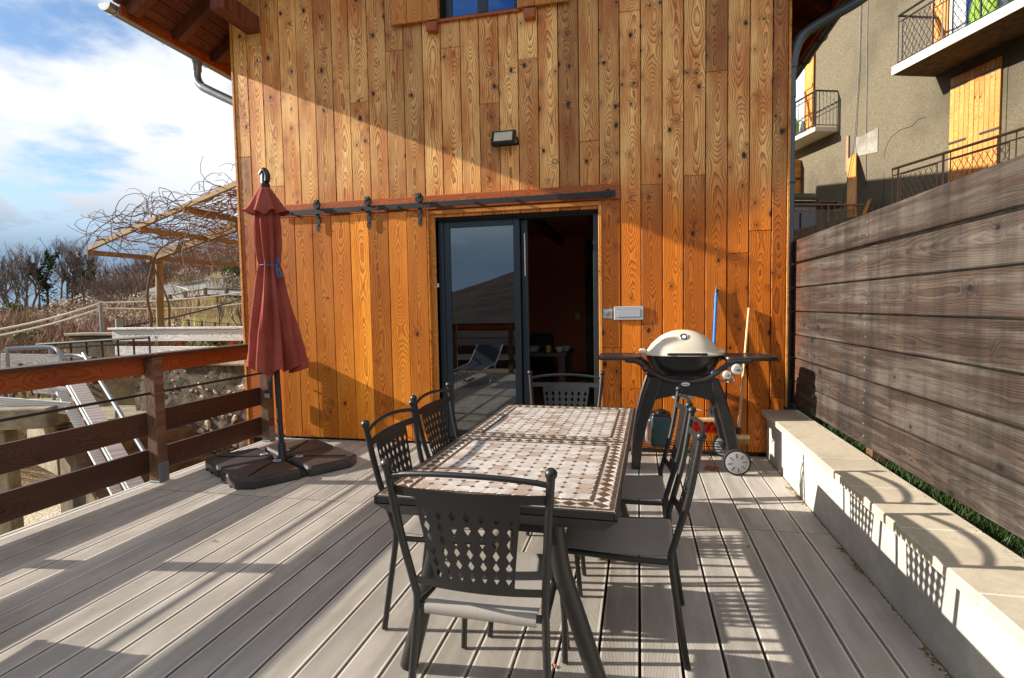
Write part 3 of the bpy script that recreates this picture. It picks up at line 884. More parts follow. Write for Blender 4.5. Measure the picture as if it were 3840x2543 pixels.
TB = thing('dining_table', (-0.497, 2.85, 0), 'mosaic topped garden table with brown diamond border on dark steel legs', 'table', None, radians(-1.4))
TW, TL_, TZ = 0.905, 1.965, 0.742
def tob(m, n_, mat, sm=None, par=None): return m.obj(n_, mat, par or TB, sm, False)
fr = MB(); w2, l2 = TW / 2, TL_ / 2
for s in (-1, 1):
    fr.box(s * w2 - (.012 if s > 0 else 0), s * w2 + (.012 if s < 0 else 0), -l2, l2, TZ - .03, TZ, .003)
    a, b = sorted((s * l2, s * (l2 - .012))); fr.box(-w2 + .0122, w2 - .0122, a, b, TZ - .03, TZ, .003)
# sloping steel lip below the rim
prf = [(0.0, -.031), (.055, -.085)]
for s in (-1, 1):
    fr.add([(s * w2, -l2, TZ - .031), (s * w2, l2, TZ - .031), (s * (w2 - .05), l2 - .05, TZ - .085), (s * (w2 - .05), -l2 + .05, TZ - .085)], [(0, 1, 2, 3)])
    fr.add([(-w2, s * l2, TZ - .031), (w2, s * l2, TZ - .031), (w2 - .05, s * (l2 - .05), TZ - .085), (-w2 + .05, s * (l2 - .05), TZ - .085)], [(0, 1, 2, 3)])
fr.add([(-w2 + .05, -l2 + .05, TZ - .085), (w2 - .05, -l2 + .05, TZ - .085), (w2 - .05, l2 - .05, TZ - .085), (-w2 + .05, l2 - .05, TZ - .085)], [(0, 1, 2, 3)])
tob(fr, 'table_frame', M_CHAIR)
top = tob(MB().box(-w2 + .0125, w2 - .0125, -l2 + .0125, l2 - .0125, TZ - .028, TZ - .0015), 'mosaic_top', M_GROUT)
PW = TW - .03; PL = (TL_ - .03) / 2 - .002
T1, T2 = TZ - .0014, TZ + .0006
dm = MB().add([(0, -.0290, 0), (.0235, 0, 0), (0, .0290, 0), (-.0235, 0, 0), (0, -.0285, .0014), (.023, 0, .0014), (0, .0285, .0014), (-.023, 0, .0014)],
              [(4, 5, 6, 7), (0, 1, 5, 4), (1, 2, 6, 5), (2, 3, 7, 6), (3, 0, 4, 7)]).mesh('diamond_tile', M_TILE_D)
field = MB(); dots = MB(); dash = MB(); tri = MB()
def flat(m, pts, z0, z1):
    n = len(pts)
    m.add([(x, y, z0) for x, y in pts] + [(x, y, z1) for x, y in pts], [tuple(range(n, 2 * n))] + [(i, (i + 1) % n, n + (i + 1) % n, n + i) for i in range(n)])
for half in (-1, 1):
    oy = half * (PL / 2 + .001)
    hw, hl = PW / 2, PL / 2
    d1, bd, d2 = .015, .056, .014
    def dashes(inset, wd):
        X, Y = hw - inset, hl - inset
        n = int(round(2 * X / .062)); p = 2 * X / n
        for s in (-1, 1):
            for i in range(n):
                a, b = sorted((s * Y, s * (Y - wd)))
                flat(dash, [(-X + i * p + .0022, a + oy), (-X + (i + 1) * p - .0022, a + oy), (-X + (i + 1) * p - .0022, b + oy), (-X + i * p + .0022, b + oy)], T1, T2)
        n = int(round((2 * Y - 2 * wd) / .030)); p = (2 * Y - 2 * wd) / n
        for s in (-1, 1):
            for i in range(n):
                a, b = sorted((s * X, s * (X - wd)))
                flat(dash, [(a, -Y + wd + i * p + .0022 + oy), (b, -Y + wd + i * p + .0022 + oy), (b, -Y + wd + (i + 1) * p - .0022 + oy), (a, -Y + wd + (i + 1) * p - .0022 + oy)], T1, T2)
    dashes(.001, d1); dashes(.001 + d1 + bd + .004, d2)
    i0 = .001 + d1 + .002
    X, Y = hw - i0, hl - i0
    nx = 14; px = (2 * X - bd) / nx; ny = 15; py = (2 * Y - bd) / ny
    pos = []
    for s in (-1, 1):
        for i in range(nx + 1): pos.append((-X + bd / 2 + i * px, s * (Y - bd / 2), 1))
        for i in range(1, ny): pos.append((s * (X - bd / 2), -Y + bd / 2 + i * py, 0))
    for x, y, r in pos:
        o = link_mesh('diamond_tile', dm, top, (0, 0, 0), False)
        o.location = Vector((x, y + oy, T1)) - Vector(top.location)
        if r: o.rotation_euler = (0, 0, pi / 2)
        r_ = (.0305, .025) if not r else (.025, .0305)
    # pale border triangles
    for s in (-1, 1):
        for i in range(nx):
            x = -X + bd / 2 + (i + .5) * px; y = s * (Y - bd / 2)
            for q in (-1, 1):
                flat(tri, [(x - px * .42, y + q * bd * .48 + oy), (x + px * .42, y + q * bd * .48 + oy), (x, y + q * bd * .06 + oy)][::q], T1, T2 - .0004)
        for i in range(ny):
            y = -Y + bd / 2 + (i + .5) * py; x = s * (X - bd / 2)
            for q in (-1, 1):
                flat(tri, [(x + q * bd * .48, y - py * .42 + oy), (x + q * bd * .48, y + py * .42 + oy), (x + q * bd * .06, y + oy)][::-q], T1, T2 - .0004)
    fi = .001 + d1 + bd + .004 + d2 + .003
    X, Y = hw - fi, hl - fi
    nx, ny = 12, 13; px, py = 2 * X / nx, 2 * Y / ny
    cx, cy, gp = px * .24, py * .20, .0008
    for i in range(nx):
        for j in range(ny):
            x0, y0 = -X + i * px, -Y + j * py + oy; x1, y1 = x0 + px, y0 + py
            flat(field, [(x0 + cx, y0 + gp), (x1 - cx, y0 + gp), (x1 - gp, y0 + cy), (x1 - gp, y1 - cy), (x1 - cx, y1 - gp), (x0 + cx, y1 - gp), (x0 + gp, y1 - cy), (x0 + gp, y0 + cy)], T1, T2)
            if i and j:
                k = .88
                flat(dots, [(x0, y0 - cy * k), (x0 + cx * k, y0), (x0, y0 + cy * k), (x0 - cx * k, y0)], T1, T2)
for m, n_, mt in ((field, 'octagon_tiles', M_TILE_L), (dots, 'dot_tiles', M_TILE_D), (dash, 'border_bricks', M_TILE_D), (tri, 'border_triangles', M_TILE_L)):
    o = m.obj(n_, mt, top, None, False, False, False); o.location = -Vector(top.location); stuff(o)
for sx in (-1, 1):
    for sy in (-1, 1):
        p = bez([(sx * .22, sy * .90, TZ - .06), (sx * .245, sy * .90, TZ - .25), (sx * .30, sy * .885, .30), (sx * .385, sy * .86, .012)], 5)
        tob(MB().tube(p, [.034 + .002 * (i / len(p)) for i in range(len(p))], 14), 'leg', M_CHAIR, 40)
tob(MB().box(-.24, .24, -.915, -.885, TZ - .12, TZ - .088).box(-.24, .24, .885, .915, TZ - .12, TZ - .088).box(-.02, .02, -.884, .884, TZ - .12, TZ - .088), 'under_frame', M_CHAIR)

# ================================================================== chairs
def fabric():
    s = NT('seat_mesh_fabric')
    x, y, z = s.sep(s.obj())
    wv = s.math('MULTIPLY', s.math('SINE', s.math('MULTIPLY', x, 1500.0)), s.math('SINE', s.math('MULTIPLY', y, 1500.0)))
    n = s.noise(s.comb(s.math('MULTIPLY', x, 90.0), s.math('MULTIPLY', y, 9.0), 0.0), 1.0, 4, .6)
    f = s.math('ADD', s.math('MULTIPLY_ADD', n, .3, .84), s.math('MULTIPLY', wv, .05))
    c = s.mix(1.0, lin(146, 140, 133), s.comb(f, f, f), 'MULTIPLY')
    s.bump(wv, .15, .001)
    return s.fin(c, .7, 0, .25)
M_FAB = fabric()
def make_chair(label):
    t = thing('garden_chair', (0, 0, 0), label, 'chair', 'metal chairs around the mosaic table')
    def ob(m, n_, mat=M_CHAIR, sm=40): return m.obj(n_, mat, t, sm, False)
    def up(sx, z):       # rear upright centre line above the seat
        k = (z - .46) / (.925 - .46)
        return Vector((sx * (.226 + .044 * k), -.232 - .105 * k - .012 * sin(pi * k), z))
    for sx in (-1, 1):
        p = bez([(sx * .243, -.292, .004), (sx * .236, -.262, .20), (sx * .226, -.232, .42), up(sx, .50), up(sx, .70), up(sx, .925)], 5)
        ob(MB().tube(p, .0135, 12), 'rear_leg')
        ob(MB().sphere(tuple(up(sx, .938)), .0195, 14), 'finial')
        p = bez([(sx * .216, .190, .004), (sx * .212, .206, .2), (sx * .206, .214, .36), (sx * .204, .206, .412)], 5)
        ob(MB().tube(p, .0125, 12), 'front_leg')
        p = bez([(sx * .226, -.232, .418), (sx * .212, -.05, .412), (sx * .204, .206, .418)], 5)
        ob(MB().tube(p, .012, 10), 'seat_rail')
    for y in (-.228, .208):
        ob(MB().tube([(-.214, y, .418), (.214, y, .418)], .013, 10), 'cross_rail')
    pts = []
    for i in range(17):
        u = -1 + i / 8; a = up(1, .900)
        k = 1 - u * u
        pts.append((u * (a.x - .004), a.y - .030 * k, a.z + .024 * k ** .8))
    ob(MB().tube(pts, .0095, 10), 'top_rod')
    # pressed back panel with diamond cut-outs
    def S(u, z):         # u in metres across, z height
        k = (z - .46) / .465; y = -.232 - .105 * k - .012 * sin(pi * min(max(k, 0), 1))
        return Vector((u, y - .030 * (1 - (u / .25) ** 2), z))
    nc, nr = 7, 6; zb, zt = .545, .805
    def hw(z): return .136 + (.172 - .136) * (z - zb) / (zt - zb)
    V = []; F = []; ix = {}
    def vid(u, z):
        k = (round(u, 5), round(z, 5))
        if k not in ix: ix[k] = len(V); V.append(S(u, z))
        return ix[k]
    rows = [zb + (zt - zb) * j / nr for j in range(nr + 1)]
    for j in range(nr):
        z0, z1 = rows[j], rows[j + 1]; zm = (z0 + z1) / 2
        for i in range(nc):
            def uu(f, z): return (-1 + 2 * (i + f) / nc) * hw(z)
            P = lambda f, z: vid(uu(f, z), z)
            dz = (z1 - z0) * .46
            c = [P(0, z0), P(1, z0), P(1, z1), P(0, z1)]
            mb, mr, mt, ml = P(.5, z0), P(1, zm), P(.5, z1), P(0, zm)
            db, dr, dt, dl = P(.5, zm - dz), P(.76, zm), P(.5, zm + dz), P(.24, zm)
            F += [(c[0], mb, db, dl, ml), (mb, c[1], mr, dr, db), (mr, c[2], mt, dt, dr), (mt, c[3], ml, dl, dt)]
    # solid top and bottom bands, straps to the uprights
    def band(z0, z1, us):
        for a, b in zip(us[:-1], us[1:]):
            F.append((vid(a, z0), vid(b, z0), vid(b, z1), vid(a, z1)))
    ut = [(-1 + 2 * k / 14) * hw(zt) for k in range(15)]; ub = [(-1 + 2 * k / 14) * hw(zb) for k in range(15)]
    band(zt, .835, ut); band(.535, zb, ub)
    et = .262; eb = .232
    band(.835, .866, [-et, -.22] + ut + [.22, et]); band(.505, .535, [-eb, -.19] + ub + [.19, eb])
    m = MB(); n = len(V)
    th = Vector((0, .0035, 0))
    m.v = [tuple(p) for p in V] + [tuple(p + th) for p in V]
    m.f = list(F) + [tuple(k + n for k in f[::-1]) for f in F]
    ed = {}
    for f in F:
        for a, b in zip(f, f[1:] + f[:1]):
            ed[(a, b)] = 1
    for (a, b) in list(ed):
        if (b, a) not in ed: m.f.append((b, a, a + n, b + n))
    o = m.obj('back_panel', M_CHAIR, t, 35, False)
    # sling seat
    prof = [(-.243, .398), (-.244, .415), (-.238, .430), (-.226, .4345), (-.18, .431), (-.06, .424), (.06, .424), (.17, .431), (.206, .4345), (.219, .430), (.224, .415), (.222, .398)]
    sv = []; nx = 9
    for y, z in prof:
        for i in range(nx):
            u = -1 + 2 * i / (nx - 1); hwid = .196 + (.004 if y > 0 else 0)
            sag = .006 * (1 - u * u) if -.2 < y < .19 else 0
            sv.append((u * hwid, y, z - sag))
    fs = [(j * nx + i, j * nx + i + 1, (j + 1) * nx + i + 1, (j + 1) * nx + i) for j in range(len(prof) - 1) for i in range(nx - 1)]
    m = MB().add(sv, fs); k = len(sv)
    m.add([(a, b * .985, c - .004) for a, b, c in sv], [f[::-1] for f in fs])
    for i in range(nx - 1):
        for j in (0, len(prof) - 1): m.f.append((j * nx + i, j * nx + i + 1, k + j * nx + i + 1, k + j * nx + i))
    for j in range(len(prof) - 1):
        for i in (0, nx - 1): m.f.append((j * nx + i, (j + 1) * nx + i, k + (j + 1) * nx + i, k + j * nx + i))
    ob(m, 'seat', M_FAB, 50)
    return t
C0 = make_chair('chair pulled out at the table end opposite the glass door, back to the deck')
spots = [(-.515, 1.965, -.035, None),
         (-.100, 2.455, pi / 2 - .03, 'chair on the grill side of the table, the one farther from the grill'),
         (-.100, 3.115, pi / 2 + .02, 'chair on the grill side of the table, the one nearer the grill'),
         (-.832, 2.475, -pi / 2 + .02, 'chair on the parasol side of the table, the one farther from the glass door'),
         (-.880, 3.140, -pi / 2 - .03, 'chair on the parasol side of the table, the one nearer the glass door'),
         (-.527, 3.775, pi + .01, 'chair at the table end right in front of the glass door')]
for i, (x, y, a, lb_) in enumerate(spots):
    c = C0 if i == 0 else copy_tree(C0)
    c.location = (x, y, 0.0); c.rotation_euler = (0, 0, a)
    if lb_: c['label'] = lb_
C0['label'] = 'chair at the table end farthest from the glass door'
# ================================================================== folded parasol
M_CANVAS = NT('terracotta_canvas')
def _canvas(s):
    p = s.obj(); n = s.noise(p, 60, 4, .6); n2 = s.noise(p, 3, 4, .6)
    x, y, z = s.sep(p)
    wv = s.math('SINE', s.math('MULTIPLY', z, 900.0))
    c = s.mix(s.step(n2, .35, .75), lin(140, 64, 52), lin(160, 86, 74))
    f = s.math('MULTIPLY_ADD', n, .2, .9)
    c = s.mix(1.0, c, s.comb(f, f, f), 'MULTIPLY')
    s.bump(s.math('ADD', n, s.math('MULTIPLY', wv, .3)), .12, .002)
    s.fin(c, .85, 0, .15)
    t = s.n('ShaderNodeBsdfTranslucent'); s.put(t.inputs[0], c)
    m = s.n('ShaderNodeMixShader'); m.inputs[0].default_value = .08
    s.t.links.new(s.b.outputs[0], m.inputs[1]); s.t.links.new(t.outputs[0], m.inputs[2]); s.t.links.new(m.outputs[0], s.out.inputs[0])
    return s.m
M_CANVAS = _canvas(M_CANVAS)
UX, UY = -3.21, 4.452
um = thing('patio_umbrella', (UX, UY, 0), 'folded terracotta parasol tied with blue cord, beside the railing', 'umbrella')
def ax(z): return Vector((UX - .024 * z, UY, z))
MB().tube([ax(.03), ax(1.0), ax(2.60)], .026, 16).obj('pole', M_IRON, um, 40)
MB().lathe([(.05, .0), (.05, .03), (.034, .05), (.034, .16), (.028, .17)], 18, tuple(ax(.055))).obj('pole_socket', M_IRON, um, 40)
MB().lathe([(.042, 0), (.044, .02), (.036, .03), (.036, .11), (.030, .13), (0, .135)], 14, tuple(ax(2.555))).obj('top_cap', M_BLACK, um, 40)
MB().tube(bez([ax(2.60) + Vector((.03, -.01, 0)), ax(2.66) + Vector((.035, -.01, 0)), ax(2.70) + Vector((.008, -.012, 0)), ax(2.66) + Vector((-.03, -.01, 0))], 5), .026, 10).obj('pulley_cover', M_BLACK, um, 40)
import mathutils.noise as mnz
NF = 160
ph = [random.uniform(-.25, .25) for _ in range(8)]; am = [random.uniform(.75, 1.25) for _ in range(8)]
def foldr(a, z):
    k = (a / (2 * pi) * 8) % 8; i = int(k); u = k - i
    return ph[i] * (1 - u) + ph[(i + 1) % 8] * u, am[i] * (1 - u) + am[(i + 1) % 8] * u
def surf(prof, n=NF, wave=None):
    rings = []
    for z, r, d, hem in prof:
        ring = []
        for k in range(n):
            a = 2 * pi * k / n
            p_, m_ = foldr(a, z)
            w = cos(8 * a + p_ + .9 * sin(z * 2.3)); w = (abs(w) ** .6) * (1 if w > 0 else -1)
            w2 = cos(13 * a + z * 3.1) * .25
            w2 += .9 * mnz.noise(Vector((cos(a) * 2.2, sin(a) * 2.2, z * 1.1))) + .35 * mnz.noise(Vector((cos(a) * 7, sin(a) * 7, z * 1.6)))
            rr = r * (1 + d * m_ * (w + w2))
            c = ax(z)
            ring.append((c.x + rr * cos(a), c.y + rr * sin(a) * .92, z + hem * (w * .5 + .35 * cos(a * 3 + 1))))
        rings.append(ring)
    return rings
pr = [(2.50, .045, .04, 0), (2.42, .085, .08, 0), (2.33, .096, .12, 0), (2.2, .094, .2, 0), (2.05, .088, .24, 0), (1.92, .080, .24, 0), (1.855, .076, .20, 0), (1.80, .086, .22, 0),
      (1.65, .108, .24, 0), (1.45, .138, .25, 0), (1.25, .168, .25, 0), (1.08, .182, .26, .0), (.97, .192, .27, .02), (.90, .194, .28, .06)]
MB().loft(surf(pr), False).obj('canopy', M_CANVAS, um, 60, True, True, False)
fl_ = [(2.56, .030, .0, 0), (2.54, .05, .05, 0), (2.46, .095, .10, 0), (2.38, .130, .15, 0), (2.33, .150, .20, .02), (2.315, .156, .24, .03)]
MB().loft(surf(fl_), False).obj('vent_flap', M_CANVAS, um, 60, True, True, False)
M_CORD = plain('blue_cord', lin(52, 98, 150), .7)
c = ax(1.85)
MB().tube([(c.x + .089 * cos(2 * pi * k / 20), c.y + .084 * sin(2 * pi * k / 20), c.z + .004 * sin(k)) for k in range(20)], .005, 6, True, True).obj('tie_cord', M_CORD, um, 50)
bw_ = MB(); b0 = c + Vector((.085, -.03, 0))
bw_.tube(bez([b0, b0 + Vector((.02, -.02, .05)), b0 + Vector((.045, -.02, .055)), b0 + Vector((.04, -.02, .03)), b0 + Vector((.01, -.01, .0))], 5), .005, 6)
bw_.tube(bez([b0, b0 + Vector((.015, -.02, -.06)), b0 + Vector((.05, -.02, -.10)), b0 + Vector((.075, -.02, -.095)), b0 + Vector((.05, -.02, -.06)), b0 + Vector((.01, -.01, 0))], 5), .005, 6)
bw_.tube(bez([b0, b0 + Vector((.03, -.02, -.03)), b0 + Vector((.02, -.02, -.07)), b0 + Vector((.03, -.025, -.12))], 4), .005, 6)
bw_.obj('cord_bow', M_CORD, um, 50)
st = MB(); c = ax(.76)
st.tube([c + Vector((-.055, -.02, .14)), c + Vector((-.06, -.03, -.04))], .012, 8); st.tube([c + Vector((-.035, -.03, .12)), c + Vector((-.04, -.035, -.02))], .008, 8)
st.obj('closing_strap', M_BLACK, um, 40)
MB().box(c.x - .10, c.x - .045, c.y - .05, c.y - .02, c.z - .115, c.z - .035, .008).obj('crank_handle', M_BLACK, um)
MB().box(c.x - .105, c.x - .05, c.y - .0525, c.y - .0505, c.z - .11, c.z - .075, .0005).obj('reflective_sticker', M_CHROME, um)
# cross foot and four ballast slabs
th = radians(-34); ex = Vector((cos(th), sin(th), 0)); ey = Vector((-sin(th), cos(th), 0)); BC = Vector((-3.235, 4.475, 0))
cf = MB()
for e in (ex, ey):
    cf.obox(BC - e * .50 + Vector((0, 0, .022)), BC + e * .50 + Vector((0, 0, .022)), .05, .04)
cf.lathe([(.09, .042), (.09, .052), (.06, .06)], 20, tuple(BC))
cf.obj('cross_foot', M_ALU, um)
def slab(lbl, sx, sy):
    t = thing('ballast_slab', BC, lbl, 'weight', 'ballast slabs of the parasol')
    def P(u, v, z): return BC + ex * (sx * u) + ey * (sy * v) + Vector((0, 0, z))
    a, b, c_, h = .028, .535, .15, .085
    out = [(a, a + c_ * .6), (a + c_ * .6, a), (b - .02, a), (b, a + .02), (b, b - .11), (b - .11, b), (a + .02, b), (a, b - .02)]
    def ins(d):
        cx = sum(p[0] for p in out) / 8; cy = sum(p[1] for p in out) / 8
        return [(cx + (x - cx) * (1 - d), cy + (y - cy) * (1 - d)) for x, y in out]
    m = MB().loft([[P(u, v, z) for u, v in ins(d)] for d, z in ((.01, .004), (0, .012), (0, .066), (.03, h), (.07, h + .006))])
    m.obj('slab', M_SLAB, t)
    g = MB(); g.obox(P(a + .10, a + .10, h + .009), P(b - .11, b - .11, h + .009), .014, .010); g.obj('moulded_groove', M_IRON, t)
    k = P(.16, .10, h + .012)
    MB().tube([(k.x + .034 * cos(2 * pi * i / 16), k.y + .024 * sin(2 * pi * i / 16), k.z + .004) for i in range(16)], .006, 6, True, True).obj('filler_ring', M_LBOX, t, 50)
    MB().lathe([(.02, 0), (.02, .008), (0, .009)], 12, tuple(k)).obj('filler_cap', M_BLACK, t, 40)
    for d in (.2, .34):
        f = P(d, b - .006, .012); MB().box(f.x - .02, f.x + .02, f.y - .012, f.y + .012, .0005, .02, .003).obj('foot', M_RUBBER, t)
    return t
M_SLAB = rustic('ballast_plastic', lin(44, 38, 36), lin(58, 50, 46), lin(36, 33, 34), 30, .25, .5, .004)
slab('dark plastic ballast slab of the parasol, on the railing side', -1, -1)
slab('dark plastic ballast slab of the parasol, on the table side', 1, 1)
slab('dark plastic ballast slab of the parasol, farthest from the barn door', 1, -1)
slab('dark plastic ballast slab of the parasol, against the barn door corner', -1, 1)

# ================================================================== gas grill
GX, GYc = .385, 5.13
gr = thing('gas_grill', (GX, GYc, 0), 'gas grill with cream lid, folding side tables and two wheels', 'grill')
def gx(px): return .02 + (px - 465) * .001177
def gz(py): return .111 + (1345 - py) * .001222
def leg(xs_out, xs_in, y0, y1, n_='leg', dx=0):
    poly = [(gx(a) + dx, gz(b)) for a, b in xs_out] + [(gx(a) + dx, gz(b)) for a, b in xs_in[::-1]]
    m = MB(); ch = .012; n = len(poly); cx = sum(p[0] for p in poly) / n
    ring = lambda d, y: [(cx + (x - cx) * 1.0 + (d if x < cx else -d) * 0 + (0), y, z) for x, z in poly]
    o = xs_out; 
    L = [(gx(a) + dx, gz(b)) for a, b in xs_out]; R = [(gx(a) + dx, gz(b)) for a, b in xs_in]
    if L[0][0] > R[0][0]: L, R = R, L
    rings = []
    for (lx, lz), (rx, rz) in zip(L, R):
        w = ch
        rings.append([(lx + w, y0, lz), (rx - w, y0, rz), (rx, y0 + w, rz), (rx, y1 - w, rz), (rx - w, y1, rz), (lx + w, y1, lz), (lx, y1 - w, lz), (lx, y0 + w, lz)])
    m.loft(rings); m.obj(n_, M_GRILL, gr, 40)
Lo = [(525, 775), (498, 850), (470, 940), (430, 1100), (404, 1260), (393, 1430)]; Li = [(612, 775), (592, 860), (568, 940), (515, 1090), (480, 1240), (458, 1430)]
Ri = [(945, 775), (962, 850), (985, 930), (1025, 1080), (1058, 1210), (1070, 1275)]; Ro = [(1005, 775), (1036, 850), (1062, 925), (1105, 1060), (1138, 1200), (1148, 1275)]
leg(Lo, Li, 4.885, 4.955); leg(Ro, Ri, 4.885, 4.955)
leg(Lo, Li, 5.34, 5.41, dx=-.01); leg(Ro, Ri, 5.34, 5.41, dx=-.01)
pn = [(gx(600), gz(775)), (gx(955), gz(775)), (gx(985), gz(935))] + [(gx(955 - 38 * i), gz(930 - 34 * sin(pi * i / 10))) for i in range(11)] + [(gx(560), gz(925))]
MB().prism(pn, (4.905, 4.935), 'y').obj('front_panel', M_GRILL, gr)
MB().prism(pn, (5.36, 5.39), 'y').obj('rear_panel', M_GRILL, gr)
for z in (.13, .16):
    pass
rk = MB()
for y in (4.95, 5.05, 5.15, 5.25, 5.34): rk.tube([(gx(440), y, .165), (gx(1085), y, .165)], .004, 6)
for k in range(7): rk.tube([(gx(470 + k * 98), 4.94, .169), (gx(470 + k * 98), 5.35, .169)], .004, 6)
rk.obj('wire_rack', M_IRON, gr)
def cr(y): return bez([(gx(a), y, gz(b)) for a, b in [(365, 652), (440, 660), (500, 700), (560, 745), (640, 785), (770, 802), (900, 788), (965, 758), (1030, 705), (1090, 665), (1160, 655), (1220, 655)]], 4)
MB().tube(cr(4.90), .022, 12).obj('cradle_bar', M_GRILL, gr, 40)
MB().tube(cr(5.38), .020, 10).obj('cradle_bar', M_GRILL, gr, 40)
for px_ in (365, 1220):
    MB().tube([(gx(px_), 4.90, gz(653)), (gx(px_), 5.38, gz(653))], .018, 8).obj('cradle_cross_bar', M_GRILL, gr, 40)
for px0, px1 in ((150, 472), (1045, 1420)):
    x0, x1 = gx(px0), gx(px1); s_ = 1 if px0 > 800 else -1
    rd = []
    for i in range(28):
        a = 2 * pi * i / 28; ca, sa = cos(a), sin(a)
        u = (abs(ca) ** .35) * (1 if ca > 0 else -1); v = (abs(sa) ** .35) * (1 if sa > 0 else -1)
        rd.append(((x0 + x1) / 2 + u * (x1 - x0) / 2, 5.13 + v * .225))
    cxm = (x0 + x1) / 2
    def rr_(k, z): return [(cxm + (x - cxm) * k, 5.13 + (y - 5.13) * k, z) for x, y in rd]
    MB().loft([rr_(.96, .955), rr_(1, .962), rr_(1, .978), rr_(.985, .986), rr_(.93, .986), rr_(.92, .981)]).obj('side_table', M_GRILL, gr, 30)
def sup(rx, ry, z, cx=GX, cy=GYc, n=40, e=.72):
    out = []
    for i in range(n):
        a = 2 * pi * i / n; c_, s_ = cos(a), sin(a)
        out.append((cx + rx * (abs(c_) ** e) * (1 if c_ > 0 else -1), cy + ry * (abs(s_) ** e) * (1 if s_ > 0 else -1), z))
    return out
lid = MB().loft([sup(.322, .232, .992), sup(.344, .245, .996), sup(.344, .245, 1.010), sup(.318, .232, 1.018), sup(.302, .224, 1.036), sup(.286, .214, 1.062), sup(.262, .198, 1.092), sup(.228, .175, 1.125),
                 sup(.190, .148, 1.155), sup(.145, .114, 1.180), sup(.096, .076, 1.199), sup(.05, .04, 1.209), sup(.005, .004, 1.212)]).obj('lid', M_LID, gr, 60)
for px_ in (480, 1045):
    MB().box(gx(px_) - .028, gx(px_) + .028, 5.0, 5.2, 1.004, 1.040, .012).obj('lid_lug', M_LID, gr)
MB().loft([sup(.150, .12, .79), sup(.21, .16, .815), sup(.268, .2, .87), sup(.306, .225, .94), sup(.322, .234, .991)]).obj('bowl', M_GRILL, gr, 50)
hy = GYc - .278
MB().tube(bez([(gx(650), hy + .006, gz(606)), (gx(700), hy - .004, gz(605)), (gx(790), hy - .008, gz(605)), (gx(880), hy - .004, gz(605)), (gx(930), hy + .006, gz(606))], 4), [.006] + [.0115] * 15 + [.006], 10).obj('lid_handle', M_BLACK, lid, 50)
for px_ in (668, 892):
    MB().tube([(gx(px_), hy, gz(605)), (gx(px_), GYc - .225, gz(605))], .011, 8).obj('handle_post', M_LID, lid, 40)
ta = Vector((0, -.80, .60)).normalized()
MB().lathe([(.037, -.01), (.037, .004), (.033, .008), (.030, .008), (.028, .004)], 24, (gx(775), GYc - .148, gz(492)), ta).obj('thermometer', M_CHROME, lid, 30)
MB().lathe([(.027, 0), (.027, .005), (0, .0055)], 20, (gx(775), GYc - .148, gz(492)), ta).obj('thermometer_dial', M_BLACK, lid, 30)
MB().lathe([(.017, .005), (.017, .0075), (0, .008)], 16, (gx(775), GYc - .148, gz(492)), ta).obj('thermometer_face', M_WHITE, lid, 30)
M_KNOB = plain('knob_silver', lin(206, 206, 204), .3, .5, .04, 30)
for px_, py_, r in ((1125, 706, .042), (1058, 745, .034)):
    kx, kz = gx(px_), gz(py_); ky = 4.845
    kb = MB().lathe([(r + .004, 0.0), (r + .004, .02), (r, .03), (r * .96, .044), (r * .85, .048), (0, .05)], 28, (kx, ky + .03, kz), (0, -1, 0)).obj('control_knob', M_KNOB, gr, 35)
    MB().lathe([(r + .006, 0.0), (r + .006, .012), (r, .014)], 28, (kx, ky + .034, kz), (0, -1, 0)).obj('knob_ring', M_BLACK, kb, 35)
    mk = MB(); f = ky + .03 - .0515; q = r * .4
    for i in (-1, 0, 1):
        mk.tube([(kx + i * q * .5 + .004, f, kz - q * .2), (kx + i * q * .5 + .007, f, kz + q * .45)], .0014, 5)
    mk.tube([(kx - q, f, kz - q * .45), (kx + q, f, kz - q * .45)], .0016, 5)
    if r > .04: mk.tube([(kx - q, f, kz - q * .45), (kx - q, f, kz + q * .1), (kx + q, f, kz + q * .1), (kx + q, f, kz - q * .45)], .0014, 5)
    mk.obj('burner_mark', M_IRON, kb)
MB().lathe([(.03, 0), (.03, .02), (.02, .028), (0, .03)], 16, (gx(500), 4.878, gz(706)), (0, -1, 0)).obj('igniter_housing', M_BLACK, gr, 30)
M_RED = plain('igniter_red', lin(190, 40, 24), .4)
MB().lathe([(.009, 0), (.009, .006), (0, .008)], 12, (gx(500), 4.849, gz(703)), (0, -1, 0)).obj('igniter_button', M_RED, gr, 30)
bd_ = MB(); by = 4.872
bd_.lathe([(.036, 0), (.036, .004), (.033, .006), (0, .006)], 28, (0, 0, 0), (0, -1, 0))
bd_.v = [(gx(778) + a, by + b, gz(814) + c * .44) for a, b, c in bd_.v]
bd = bd_.obj('badge', M_WHITE, gr, 30)
def text_mesh(txt, size):
    cu = bpy.data.curves.new('txt', 'FONT'); cu.body = txt; cu.size = size; cu.align_x = 'CENTER'; cu.align_y = 'CENTER'; cu.extrude = .0004
    o = bpy.data.objects.new('txt', cu); COL.objects.link(o)
    dg = bpy.context.evaluated_depsgraph_get(); me = bpy.data.meshes.new_from_object(o.evaluated_get(dg))
    v = [tuple(p.co) for p in me.vertices]; f = [tuple(p.vertices) for p in me.polygons]
    bpy.data.objects.remove(o); bpy.data.curves.remove(cu); bpy.data.meshes.remove(me)
    return v, f
v, f = text_mesh('weber', .022)
m = MB(); m.v = [(gx(778) + a * 1.05, by - .0072 - c_, gz(814) + b) for a, b, c_ in v]; m.f = f
m.obj('badge_lettering', M_IRON, bd)
